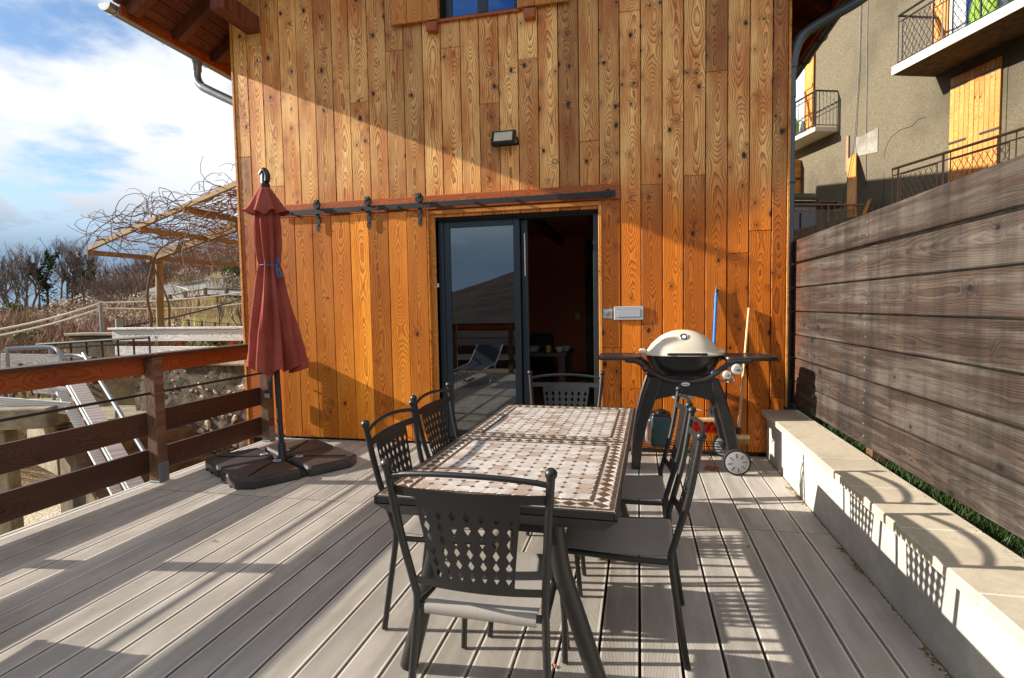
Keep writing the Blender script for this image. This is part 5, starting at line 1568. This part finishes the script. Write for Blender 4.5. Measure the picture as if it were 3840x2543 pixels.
# poles and cables
M_CABLE = plain('pale_cable', lin(206, 202, 190), .6)
po = pix(233, 765, 13.5); 
o = MB().tube([(po.x, po.y, ground(po.x, po.y) - .2), pix(233, 700, 13.5)], .035, 10).obj('steel_pole', M_GALV, None, 50); tag(o, 'thin galvanised pole carrying the two pale cables', 'pole')
po = pix(275, 768, 12.5)
o = MB().tube([(po.x, po.y, ground(po.x, po.y) - .2), pix(275, 738, 12.5)], .06, 10).obj('steel_pole', M_GALV, None, 50); tag(o, 'short galvanised pole beside the terrace balustrade end', 'pole')
def cable(P, r, lbl, mat):
    pts = []
    for a, b in zip(P[:-1], P[1:]):
        for i in range(10):
            t_ = i / 10; q = a.lerp(b, t_); q.z -= .12 * 4 * t_ * (1 - t_); pts.append(q)
    pts.append(P[-1]); o = MB().tube(pts, r, 6).obj('cable', mat, None, 60); tag(o, lbl, 'cable')
cable([pix(-200, 785, 12.5), pix(233, 700, 13.5), pix(640, 660, 19)], .018, 'upper pale cable strung from the thin pole', M_CABLE)
cable([pix(-200, 800, 12.5), pix(233, 713, 13.5), pix(640, 690, 19)], .018, 'lower pale cable strung from the thin pole', M_CABLE)
cable([pix(190, 800, 12.4), pix(275, 757, 12.5), pix(640, 660, 17)], .02, 'dark cable rising from the short pole towards the house', M_IRON)
# ================================================================== the neighbour's house on the right
NQ = Vector((5.49, 13.83, 0)); NR = atan2(.943, -.332)
nh = thing('neighbour_house', NQ, 'tan roughcast house with balconies and pine shutters beyond the fence', 'house', None, NR)
WL[nh.name] = Vector((0, 0, 0))
def nob(m, n_, mat, par=None, sm=None):
    o = m.obj(n_, mat, par or nh, sm, True); return o
nob(MB().box(-9, 9, -.4, 0, -1, 10.2), 'wall', M_ROUGH)
nob(MB().box(-9.4, 9.4, -1.2, .7, 10.2, 10.35), 'roof_edge', W_DARK)
# closed pair of shutters
for a, b in ((-1.83, -1.33), (-2.32, -1.836)):
    sh = nob(MB().box(a + .01, b - .01, .01, .03, 3.05, 5.66), 'shutter', W_ORANGE)
    n_ = 5; w = (b - a) / n_
    for k in range(n_): nob(MB().box(a + k * w + .003, a + (k + 1) * w - .003, .0305, .055, 3.03, 5.67, .003), 'shutter_board', W_ORANGE, sh)
    for z in (5.48, 4.44, 3.3):
        e, f_ = (b, b - .36) if b > -1.5 else (a, a + .36)
        nob(MB().box(min(e, f_), max(e, f_), .056, .064, z - .022, z + .022), 'strap_hinge', M_IRON, sh)
nob(MB().box(-2.40, -1.25, 0.001, .012, 2.9, 5.72), 'reveal', M_ROUGH)
def lattice(m, u0, u1, z0, z1, off, p=.11):
    n_ = int((u1 - u0) / p) + int((z1 - z0) / (p * 1.7)) + 2
    for s_ in (-1, 1):
        for k in range(-n_, n_ * 2):
            c_ = u0 + k * p
            pts = []
            for z in (z0, z1):
                u = c_ + s_ * (z - z0) / 1.7
                pts.append([u, z])
            (ua, za), (ub, zb) = pts
            if ua == ub: continue
            def clip(u, z, u2, z2):
                if u < u0: t_ = (u0 - u) / (u2 - u); return u0, z + (z2 - z) * t_
                if u > u1: t_ = (u1 - u) / (u2 - u); return u1, z + (z2 - z) * t_
                return u, z
            if (ua < u0 and ub < u0) or (ua > u1 and ub > u1): continue
            A_ = clip(ua, za, ub, zb); B_ = clip(ub, zb, ua, za)
            m.tube([(A_[0], off, A_[1]), (B_[0], off, B_[1])], .006, 4)
def nrail(name, u0, u1, off, z0, z1, mat, par=None, lat=None, sides=True, step=.13):
    r_ = nob(MB().tube([(u0, off, z1), (u1, off, z1)], .024, 8), name, mat, par)
    nob(MB().tube([(u0, off, z1 - .12), (u1, off, z1 - .12)], .012, 6), 'upper_bar', mat, r_)
    nob(MB().tube([(u0, off, z0 + .06), (u1, off, z0 + .06)], .012, 6), 'bottom_bar', mat, r_)
    n_ = int((u1 - u0) / step)
    for k in range(n_ + 1):
        u = u0 + (u1 - u0) * k / n_
        big = k % 7 == 0
        if lat and any(a < u < b for a, b in lat) and not big: continue
        nob(MB().tube([(u, off, z0), (u, off, z1)], .018 if big else .009, 6), 'baluster', mat, r_)
    for a, b in (lat or []):
        m = MB(); lattice(m, a, b, z0 + .08, z1 - .16, off); m.tube([(a, off, z0 + .06), (a, off, z1 - .14), (b, off, z1 - .14), (b, off, z0 + .06)], .01, 5); nob(m, 'lattice_panel', mat, r_)
    if sides:
        for u in (u0, u1):
            nob(MB().tube([(u, off, z1), (u, .0, z1)], .022, 6), 'side_rail', mat, r_); nob(MB().tube([(u, off, z0 + .06), (u, .0, z0 + .06)], .012, 6), 'side_bar', mat, r_)
            for k in range(1, 6): nob(MB().tube([(u, off * k / 6, z0 + .06), (u, off * k / 6, z1)], .009, 5), 'baluster', mat, r_)
    return r_
# big balcony
bal = nob(MB().box(-4.6, -.96, .0, .94, 5.86, 6.02, .01), 'balcony', M_CONCD)
nob(MB().box(-4.62, -.94, .942, .965, 5.865, 6.03, .005), 'slab_edge', M_SLABW, bal); nob(MB().box(-.957, -.938, .0, .94, 5.865, 6.03, .004), 'slab_edge', M_SLABW, bal)
nrail('balcony_railing', -4.55, -1.02, .90, 6.02, 6.97, M_IRON, None, [(-2.0, -1.12), (-3.3, -2.2)])
osh = nob(MB().box(-1.24, -.88, .03, .06, 6.03, 8.1), 'open_shutter', W_ORANGE)
for z in (6.3, 7.2): nob(MB().box(-1.23, -.89, .061, .085, z, z + .1), 'ledge', W_ORANGE, osh)
nob(MB().obox((-1.22, .072, 6.42), (-.92, .072, 7.18), .03, .09, (0, 1, 0)), 'brace', W_ORANGE, osh)
bd2 = nob(MB().box(-1.34, -1.27, -.01, .05, 6.02, 8.1), 'balcony_door', M_WHITE)
nob(MB().box(-1.54, -1.345, -.01, .03, 6.02, 8.1), 'door_panel', M_LBOX, bd2); nob(MB().box(-1.60, -1.545, -.01, .05, 6.02, 8.1), 'door_frame', M_WHITE, bd2)
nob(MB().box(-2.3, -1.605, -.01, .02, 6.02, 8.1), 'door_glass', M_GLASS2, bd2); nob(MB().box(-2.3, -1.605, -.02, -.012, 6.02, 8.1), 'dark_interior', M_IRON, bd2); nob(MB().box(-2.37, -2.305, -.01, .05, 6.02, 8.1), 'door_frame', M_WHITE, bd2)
# small balcony with window
nob(MB().box(1.84, 4.2, 0, .62, 5.66, 5.77, .008), 'balcony', M_SLABW)
nrail('balcony_railing', 1.88, 4.15, .58, 5.77, 6.66, M_IRON, None, None)
osh = nob(MB().box(2.74, 3.08, .03, .06, 5.85, 8.0), 'open_shutter', W_ORANGE)
for z in (6.1, 7.1): nob(MB().box(2.75, 3.07, .061, .085, z, z + .1), 'ledge', W_ORANGE, osh)
nob(MB().obox((2.77, .072, 6.22), (3.05, .072, 7.08), .03, .09, (0, 1, 0)), 'brace', W_ORANGE, osh)
wn_ = nob(MB().box(3.12, 3.2, -.01, .05, 5.78, 8.0), 'balcony_window', M_WHITE); nob(MB().box(3.2, 4.1, -.01, .02, 5.78, 8.0), 'glass', M_LBOX, wn_)
# ground floor door and its open shutter leaf
nob(MB().box(3.26, 3.31, .02, .60, 3.0, 5.34, .006), 'shutter_leaf', W_ORANGE); nob(MB().box(3.36, 4.3, .005, .03, 3.0, 5.2), 'ground_door', W_ORANGE)
# patch, crack, strip, fixings
nob(MB().prism([(.52, 4.80), (1.22, 4.88), (1.25, 5.36), (1.06, 5.30), (.9, 5.31), (.52, 5.34)], (.001, .016), 'y'), 'plaster_patch', M_PATCH)
def crack(pts): nob(MB().tube([(u, .0, z) for u, z in pts], .007, 4), 'crack', M_IRON)
crk = [(-2.33, 5.75), (-2.55, 5.85), (-2.8, 6.0)]; crack(crk)
crack([(-.75, 5.15), (-.55, 5.17), (-.4, 5.08), (-.1, 5.1), (.15, 5.02), (.25, 4.9), (.32, 4.75), (.34, 4.6)]); crack([(.34, 4.3), (.33, 3.9), (.35, 3.4)])
nob(MB().box(1.42, 1.50, .005, .04, 4.58, 5.44), 'rusty_strip', M_RUST)
nob(MB().tube([(.93, .012, 10.1), (.90, .012, 7), (.88, .012, 5.5), (.86, .012, 4.1)], .008, 5), 'wall_cable', M_IRON); nob(MB().tube([(1.1, .03, 10.1), (1.12, .03, 7), (1.22, .04, 5.2), (1.0, .5, 3.6), (.9, .7, 3.1)], .010, 5), 'wall_cable', M_IRON)
nob(MB().lathe([(.05, 0), (.05, .01), (0, .01)], 12, (.55, 0, 8.35), (0, 1, 0)), 'vent', M_IRON)
# things standing on the terrace
WM = nh
def nthing(name, u, off, z, lbl, cat):
    t = thing(name, NQ + Vector((cos(NR) * u - sin(NR) * off, sin(NR) * u + cos(NR) * off, z)), lbl, cat, None, NR)
    WL[t.name] = Vector((u, off, z)); return t
t = thing('neighbour_terrace', NQ, 'terrace', 'terrace', None, NR)
bpy.data.objects.remove(t)
tm = MB().box(-9, 9, .0, 2.35, -1.5, 2.98)
tm.xf(Matrix.Translation(NQ) @ Matrix.Rotation(NR, 4, 'Z')); struct(tm.obj('raised_terrace', M_CONC))
t = nthing('terrace_railing', -3.5, 1.6, 2.98, 'rusty iron railing with diamond mesh in front of the closed pine shutters', 'railing')
nrail('handrail', -6.5, -1.76, 1.6, 2.98, 3.84, M_RUST, t, [(-2.7, -1.95), (-3.9, -2.95)], False)
t = nthing('terrace_railing', .6, 1.1, 2.98, 'rusty scrolled iron railing in front of the neighbour\'s grill', 'railing')
nob(MB().tube([(.6, .05, 3.63), (.62, 2.2, 3.63)], .02, 8), 'handrail', M_RUST, t)
for z in (3.50, 3.02): nob(MB().tube([(.6, .05, z), (.62, 2.2, z)], .011, 6), 'cross_bar', M_RUST, t)
for k in range(15):
    f_ = .05 + k * .1535; nob(MB().tube([(.6 + .02 * f_ / 2.2, f_, 2.98), (.6 + .02 * f_ / 2.2, f_, 3.63)], .018 if k % 7 == 0 else .008, 6), 'baluster', M_RUST, t)
for f_ in (.90, 2.05):
    for s_ in (-1, 1):
        nob(MB().tube([(.59, f_ + s_ * .05 * (1 - i / 14) * cos(i * .6), 3.28 + s_ * .045 + .05 * (1 - i / 14) * sin(i * .6) * 1.4) for i in range(14)], .008, 5), 'scroll', M_RUST, t)
pk = nthing('leaning_plank', .8, .35, 2.98, 'raw pine plank leaning against the roughcast wall', 'plank')
nob(MB().obox((.52, .62, 2.99), (1.27, .05, 4.9), .27, .035, (0, 1, .2), .003), 'board', W_ORANGE, pk)
nob(MB().obox((.30, .66, 2.99), (.62, .10, 3.75), .10, .03, (0, 1, .2), .003), 'off_cut', W_ORANGE, pk)
g2 = nthing('gas_grill', 1.2, 1.5, 2.98, 'grey cabinet grill with black hood on the neighbour\'s terrace', 'grill')
M_GCAB = plain('grey_blue_cabinet', lin(128, 140, 154), .4, .0, .06, 20)
nob(MB().box(.95, 1.45, 1.18, 1.98, 3.0, 3.66, .01), 'cabinet', M_GCAB, g2)
nob(MB().box(.94, .949, 1.56, 1.60, 3.05, 3.50), 'door_gap', M_IRON, g2)
nob(MB().prism([(.90, 3.665), (1.5, 3.665), (1.5, 3.78), (1.40, 3.92), (1.25, 4.0), (1.08, 3.98), (.95, 3.86)], (1.14, 2.02), 'y'), 'hood', M_GRILL, g2)
nob(MB().box(.95, 1.45, .50, 1.13, 3.64, 3.71, .01), 'side_shelf', M_GRILL, g2); nob(MB().box(1.0, 1.4, .60, 1.0, 3.715, 3.79, .02), 'side_burner', M_GRILL, g2)
nob(MB().tube([(.89, 1.25, 3.77), (.89, 1.9, 3.77)], .016, 8), 'hood_handle', M_CHROME, g2)
for f_ in (1.3, 1.5, 1.7, 1.88): nob(MB().lathe([(.03, 0), (.026, .03), (0, .03)], 10, (.948, f_, 3.57), (-1, 0, 0)), 'control_knob', M_CHROME, g2)
M_GREEN = plain('lime_fabric', lin(120, 156, 44), .7)
cu = nthing('garden_cushion', -2.35, .45, 6.02, 'lime green cushion on the big white edged balcony', 'cushion')
nob(MB().sphere((-2.35, .45, 6.42), .3, 14, (.9, .35, 1.3)), 'pad', M_GREEN, cu, 60)
cu = nthing('garden_cushion', 3.15, .3, 5.77, 'lime green cushion behind the small balcony railing', 'cushion')
nob(MB().sphere((3.22, .3, 6.12), .26, 14, (.8, .4, 1.35)), 'pad', M_GREEN, cu, 60)
WL[nh.name] = NQ
# ================================================================== trees and brush on the hillside
rt = random.Random(21)
M_BARK = plain('tree_bark', lin(88, 76, 68), .95, 0, .25, 3)
M_TWIG = leafmat('twigs', lin(84, 66, 62), lin(122, 98, 90), 0, .9)
M_IVY = leafmat('ivy_leaves', lin(22, 42, 24), lin(52, 78, 36), .15)
M_BRUSH = leafmat('brush_twigs', lin(76, 56, 46), lin(168, 142, 110), 0, .95)
M_BRUSH2 = leafmat('brush_russet', lin(110, 74, 66), lin(164, 128, 116), 0, .95)
M_SEED = leafmat('clematis_seed_heads', lin(170, 152, 142), lin(212, 200, 190), .2)
M_DGREEN = leafmat('evergreen_leaves', lin(38, 60, 28), lin(84, 104, 46), .15)
M_YGRASS = leafmat('dry_grass', lin(148, 128, 72), lin(192, 174, 112), .2)
def branch(wood_, twig, tips, p, d, L, r, depth, spread=.5, upb=.12, wob=.10):
    n = 4 if depth > 1 else 3
    pts = [Vector(p)]; d = Vector(d).normalized()
    for i in range(n):
        d = (d + Vector((rt.gauss(0, wob), rt.gauss(0, wob), rt.gauss(0, wob) + upb * .5))).normalized()
        pts.append(pts[-1] + d * (L / n))
    rr = [r * (1 - .45 * i / n) for i in range(n + 1)]
    if depth >= 4: wood_.tube(pts, rr, 6, False)
    elif depth >= 1: wood_.tube(pts, rr, 3, False)
    else:
        for a, b, ra in zip(pts[:-1], pts[1:], rr):
            s = d.orthogonal().normalized() * max(ra, .006); twig.add([a - s, a + s, b], [(0, 1, 2)])
    tips.append((pts, r, depth))
    if depth == 0: return
    k = rt.choice((3, 4)) if depth > 1 else rt.choice((5, 6, 7))
    for j in range(k):
        t_ = rt.uniform(.62 if depth >= 4 else .35, 1.0) if j else 1.0
        i = min(int(t_ * n), n - 1); q = pts[i].lerp(pts[i + 1], t_ * n - i)
        a = rt.uniform(0, 2 * pi); o = d.orthogonal().normalized(); o2 = d.cross(o)
        nd = (d + (o * cos(a) + o2 * sin(a)) * rt.uniform(.35, 1.0) * spread * 1.5 + Vector((0, 0, upb * 1.2))).normalized()
        branch(wood_, twig, tips, q, nd, L * rt.uniform(.50, .74), r * rt.uniform(.45, .62), depth - 1, spread, upb, wob)
def make_tree(H, ivy, spread=.55, fork=1, dep=5):
    wood_, twig, tips = MB(), MB(), []
    for k in range(fork):
        d = Vector((rt.gauss(0, .18 if fork > 1 else .06), rt.gauss(0, .18 if fork > 1 else .06), 1))
        branch(wood_, twig, tips, (rt.gauss(0, .15 * (fork - 1)), rt.gauss(0, .15 * (fork - 1)), -.4), d, H * .44, H * .020, dep, spread)
    lv = MB()
    if ivy:
        for pts, r, dp in tips:
            dp -= 1
            if dp < 2: continue
            for _ in range(int(150 * ivy * (1.6 if dp == 4 else 1.0 if dp == 3 else .35))):
                i = rt.randrange(len(pts) - 1); q = pts[i].lerp(pts[i + 1], rt.random())
                if q.z > H * .82: continue
                R = (.16 + .5 * (dp == 4) + .28 * (dp == 3)) * (H / 7)
                q = q + Vector((rt.gauss(0, R * .5), rt.gauss(0, R * .5), rt.gauss(0, R * .5)))
                a = rt.uniform(0, 6.28); s = rt.uniform(.07, .15); u = Vector((cos(a), sin(a), rt.gauss(0, .5))).normalized() * s; w = u.orthogonal().normalized() * s
                lv.add([q - u, q + w, q + u, q - w], [(0, 1, 2, 3)])
    return (wood_.mesh('trunk', M_BARK, 60, False), twig.mesh('crown', M_TWIG, None, False), lv.mesh('ivy', M_IVY, None, False) if ivy else None)
TM = [make_tree(7.0, 0, .5), make_tree(7.0, 0, .62, 2), make_tree(6.0, 0, .55, 3), make_tree(7.0, 1.0, .75), make_tree(7.0, .55, .5, 2), make_tree(3.6, 0, .7, 4, 4)]
def tree(px_, r, top_y, kind, lbl, grp='bare trees on the hillside', base_y=None):
    d = pix(px_, 700, r); x, y = d.x, d.y; z = ground(x, y)
    H = pix(px_, top_y, r).z - z; s = max(H, .8) / max(v.co.z for v in TM[kind][1].vertices)
    t = thing('bare_tree' if TM[kind][2] is None else 'ivy_tree', (x, y, z), lbl, 'tree', grp, rt.uniform(0, 6.28))
    t.scale = (s, s, s)
    for n_, me in zip(('trunk', 'crown', 'ivy'), TM[kind]):
        if me:
            o = bpy.data.objects.new(n_, me); COL.objects.link(o); o.parent = t
tree(112, 78, 545, 3, 'wide spreading tree wrapped in dark ivy on the ridge'); tree(178, 80, 540, 4, 'slender forked tree with ivy on its trunk beside the wide ivy tree')
tree(232, 76, 600, 4, 'small ivy grown tree at the pergola end of the ridge', 'bare trees on the hillside')
STEM = {0: 'single stemmed', 1: 'twin stemmed', 2: 'three stemmed', 5: 'low bushy'}
same = 'bare %s tree in the leafless row on the ridge'
for px_, r, ty, k in ((50, 70, 556, 0), (-12, 70, 565, 0), (-30, 74, 570, 1), (8, 78, 585, 0), (36, 72, 575, 2), (66, 80, 560, 1), (88, 73, 565, 0), (140, 84, 550, 0), (158, 76, 548, 2), (205, 82, 550, 1), (222, 88, 570, 0), (-60, 76, 580, 0), (20, 66, 610, 2), (58, 64, 620, 1)):
    tree(px_, r, ty, k, same % STEM[k])
same2 = '%s leafless thicket tree behind the pergola'
for px_, r, ty, k in ((205, 55, 630, 5), (235, 52, 622, 2), (255, 48, 640, 5), (285, 50, 618, 5), (300, 66, 585, 2), (328, 62, 570, 2), (352, 64, 575, 1), (384, 66, 590, 2), (410, 70, 612, 5), (268, 58, 625, 5), (436, 78, 612, 5), (470, 82, 612, 5)):
    tree(px_, r, ty, k, same2 % STEM[k], 'leafless thicket trees behind the pergola')
same3 = '%s pinkish bare tree by the road beside the house corner'
for px_, r, ty, k in ((510, 64, 585, 2), (535, 60, 560, 2), (560, 66, 550, 1), (585, 58, 560, 2)):
    tree(px_, r, ty, k, same3 % STEM[k], 'bare trees by the road')
tree(548, 22, 662, 0, 'small bare shrub tree in the garden below the road', 'garden trees'); tree(500, 26, 668, 0, 'thin young tree in front of the road barrier', 'garden trees'); tree(15, 14, 740, 5, 'dark bare shrub at the open end of the hillside', 'garden trees')

def clump(m, x, y, z, h, w, n, th, lean=.5):
    for _ in range(n):
        a = rt.uniform(0, 6.28); u = rt.random() ** .5; bx, by = x + cos(a) * w * .55 * u, y + sin(a) * w * .55 * u
        L = h * rt.uniform(.45, 1.05); b = rt.uniform(0, 6.28); t_ = rt.random() * lean
        d = Vector((cos(b) * t_ + cos(a) * u * .5, sin(b) * t_ + sin(a) * u * .5, 1)).normalized()
        z0 = z + rt.random() * h * .55 - .1
        p = Vector((bx, by, z0)); q = p + d * L * .75; s = Vector((-sin(b + 1), cos(b + 1), rt.gauss(0, .4))).normalized() * th * rt.uniform(.6, 1.3)
        m.add([p - s, p + s, q], [(0, 1, 2)])
        if rt.random() < .6:
            d2 = (d + Vector((rt.gauss(0, .8), rt.gauss(0, .8), rt.gauss(0, .3)))).normalized(); p2 = p.lerp(q, rt.uniform(.3, .8)); q2 = p2 + d2 * L * .4
            m.add([p2 - s * .6, p2 + s * .6, q2], [(0, 1, 2)])
br1, br2, gr1 = MB(), MB(), MB()
def on_road(x, y, pad=4.2): return any((p.x - x) ** 2 + (p.y - y) ** 2 < pad * pad for p in cl)
k = 0
while k < 720:
    az = rt.uniform(-62, -36); r = 12.5 + (rt.random() ** .75) * 75
    x, y = r * sin(radians(az)), r * cos(radians(az))
    if on_road(x, y) or (x > -9.6 and y < 12.2): continue
    if (x + 35) ** 2 + (y - 41) ** 2 < 64 and rt.random() < .9: continue
    if az > -47 and r < 52 and rt.random() < .93: continue
    z = ground(x, y); h = rt.uniform(.5, 1.5) * (1 if r < 40 else 1.35); k += 1
    if r < 22: h = min(h, .7)
    if r > 48 and az > -48.5: h *= rt.choice((1.0, 1.3, 1.8, 2.3))
    if az < -48.5 and r > 40: h *= .4
    clump(br1 if rt.random() < .62 else br2, x, y, z, h, h * rt.uniform(1.0, 1.8), 55 if r > 25 else 90, .012 + r * .00042)
o = stuff(br1.obj('undergrowth', M_BRUSH, None, None, True, True, False)); o['label'] = 'brown twiggy undergrowth covering the hillside'; o['category'] = 'undergrowth'
o = stuff(br2.obj('undergrowth', M_BRUSH2, None, None, True, True, False)); o['label'] = 'russet brambles scattered over the hillside'; o['category'] = 'undergrowth'
for _ in range(9000):
    az = rt.uniform(-61, -37); r = 12.5 + (rt.random() ** .8) * 62; x, y = r * sin(radians(az)), r * cos(radians(az))
    if on_road(x, y, 3.4) or (x > -9.2 and y < 12): continue
    z = ground(x, y); h = rt.uniform(.12, .5); a = rt.uniform(0, 6.28); w = .012 + r * .0004
    gr1.add([(x - cos(a) * w, y - sin(a) * w, z - .03), (x + cos(a) * w, y + sin(a) * w, z - .03), (x + rt.gauss(0, .12), y + rt.gauss(0, .12), z + h)], [(0, 1, 2)])
o = stuff(gr1.obj('dry_grass', M_YGRASS, None, None, True, True, False)); o['label'] = 'tufts of dry yellow grass on the hillside'; o['category'] = 'grass'
# shrubs hung with pale seed heads
def seedshrub():
    w = MB(); s = MB(); clump(w, 0, 0, 0, 1.5, 2.2, 260, .016)
    for _ in range(330):
        a = rt.uniform(0, 6.28); u = rt.random() ** .5; q = Vector((cos(a) * u * 1.2, sin(a) * u * 1.2, rt.uniform(.25, 1.0) * (1.6 - u * .6)))
        e = rt.uniform(.03, .07); b = rt.uniform(0, 6.28); p = Vector((cos(b), sin(b), rt.gauss(0, .7))).normalized() * e; o_ = p.orthogonal().normalized() * e
        s.add([q - p, q + o_, q + p, q - o_], [(0, 1, 2, 3)])
    return w.mesh('stems', M_BRUSH, None, False), s.mesh('seed_heads', M_SEED, None, False)
SSH = [seedshrub() for _ in range(3)]
for px_, py_, r, s in ((215, 680, 34, 1.0), (245, 662, 40, 1.1), (330, 640, 46, 1.0), (270, 650, 50, 1.2), (240, 735, 20, .6), (340, 735, 24, .7), (385, 738, 25, .7), (300, 700, 30, .8), (120, 700, 40, .9),
                       (60, 755, 20, .5), (180, 700, 44, 1.2), (440, 640, 60, 1.2), (520, 640, 52, 1.2), (160, 715, 31, .9)):
    p = pix(px_, py_, r); t = thing('clematis_shrub', (p.x, p.y, ground(p.x, p.y) - .1), ('pale seed head shrub near the cables and the thin pole' if r < 28 else 'pale seed head shrub on the middle of the brushy slope' if r < 42 else 'pale seed head shrub high on the slope near the trees'), 'shrub', 'pale seed head shrubs on the hillside', rt.uniform(0, 6.28)); t.scale = (s, s, s)
    for n_, me in zip(('stems', 'seed_heads'), rt.choice(SSH)):
        o = bpy.data.objects.new(n_, me); COL.objects.link(o); o.parent = t; stuff(o)
def evergreen(px_, r, s, lbl):
    p = pix(px_, 720, r); m = MB()
    for _ in range(900):
        v = Vector((rt.gauss(0, 1), rt.gauss(0, 1), rt.gauss(0, 1))).normalized() * (rt.random() ** .4)
        q = Vector((p.x + v.x * s, p.y + v.y * s, ground(p.x, p.y) + s * .8 + v.z * s * .9)); e = .11 * s; a = rt.uniform(0, 6.28)
        u = Vector((cos(a), sin(a), rt.gauss(0, .6))).normalized() * e; w = u.orthogonal().normalized() * e * .7
        m.add([q - u, q + w, q + u, q - w], [(0, 1, 2, 3)])
    t = thing('evergreen_bush', (p.x, p.y, ground(p.x, p.y)), lbl, 'bush')
    m.obj('foliage', M_DGREEN, t, None, True, True, False)
    MB().tube([(p.x, p.y, ground(p.x, p.y) - .1), (p.x, p.y, ground(p.x, p.y) + s)], .06 * s, 6).obj('stem', M_BARK, t)
evergreen(514, 21, .62, 'round glossy green bush behind the terrace balustrade'); evergreen(450, 80, 1.8, 'dark green bush on the slope above the road'); evergreen(60, 26, .55, 'dark evergreen bush among the brush near the cables')
evergreen(555, 54, 1.4, 'olive green bush between the road and the house corner'); evergreen(30, 62, .8, 'evergreen bush under the bare ridge trees')
# garden fence below the road
wf = thing('wire_fence', pix(420, 720, 27), 'line of short dark posts with wire below the road', 'fence')
prev = None
for k in range(9):
    p = pix(345 + k * 30, 730 - k * 3.2, 27 - k * .3); z = ground(p.x, p.y)
    MB().box(p.x - .03, p.x + .03, p.y - .03, p.y + .03, z - .3, z + .85).obj('post', M_GPOST, wf)
    q = Vector((p.x, p.y, z + .8))
    if prev: MB().tube([prev, q], .012, 4).obj('wire', M_IRON, wf)
    prev = q

# ================================================================== small litter
rl = random.Random(5)
M_MOSS = leafmat('moss_and_dirt', lin(92, 84, 44), lin(138, 118, 72), 0, .95)
ms = MB()
def crumb(x, y, z, s):
    a = rl.uniform(0, 6.28); h = s * rl.uniform(.3, .9)
    ms.add([(x + s * cos(a + k * 2.1), y + s * sin(a + k * 2.1), z) for k in range(3)] + [(x, y, z + h)], [(0, 1, 3), (1, 2, 3), (2, 0, 3)])
for _ in range(2600):
    y = rl.uniform(0.4, 5.45); x = 1.1645 - abs(rl.gauss(0, .006)); crumb(x, y, .0, rl.uniform(.002, .006))
for _ in range(26):
    y = rl.choice((1.9, 2.35, 2.6, 3.4, 4.4)) + rl.gauss(0, .12)
    for _ in range(9): crumb(1.158 - abs(rl.gauss(0, .014)), y + rl.gauss(0, .02), .001, rl.uniform(.004, .012))
for _ in range(500):
    x = rl.uniform(-3.9, -2.2); crumb(x, 3.70 + rl.gauss(0, .008), -.001, rl.uniform(.002, .005))
o = stuff(ms.obj('dirt_crumbs', M_MOSS, None, None, True, True, False)); o['label'] = 'moss and dirt gathered along the foot of the low wall'; o['category'] = 'dirt'
for i, (x, y, lb_) in enumerate(((-.335, 2.115, 'tiny yellow leaf on the boards by the front foot of a chair'), (.63, 3.42, 'small brown leaf on the boards between grill and chairs'), (-2.6, 2.9, 'small curled leaf alone on the open deck boards'))):
    s = .016; a = rl.uniform(0, 6.28); u = Vector((cos(a), sin(a), 0)) * s; w = Vector((-sin(a), cos(a), 0)) * s * .55; c = Vector((x, y, .0035))
    o = MB().add([c - u, c + w + Vector((0, 0, .004)), c + u + Vector((0, 0, .003)), c - w + Vector((0, 0, .006)), c], [(0, 1, 4), (1, 2, 4), (2, 3, 4), (3, 0, 4)]).obj('fallen_leaf', M_LEAFDRY); tag(o, lb_, 'leaf')
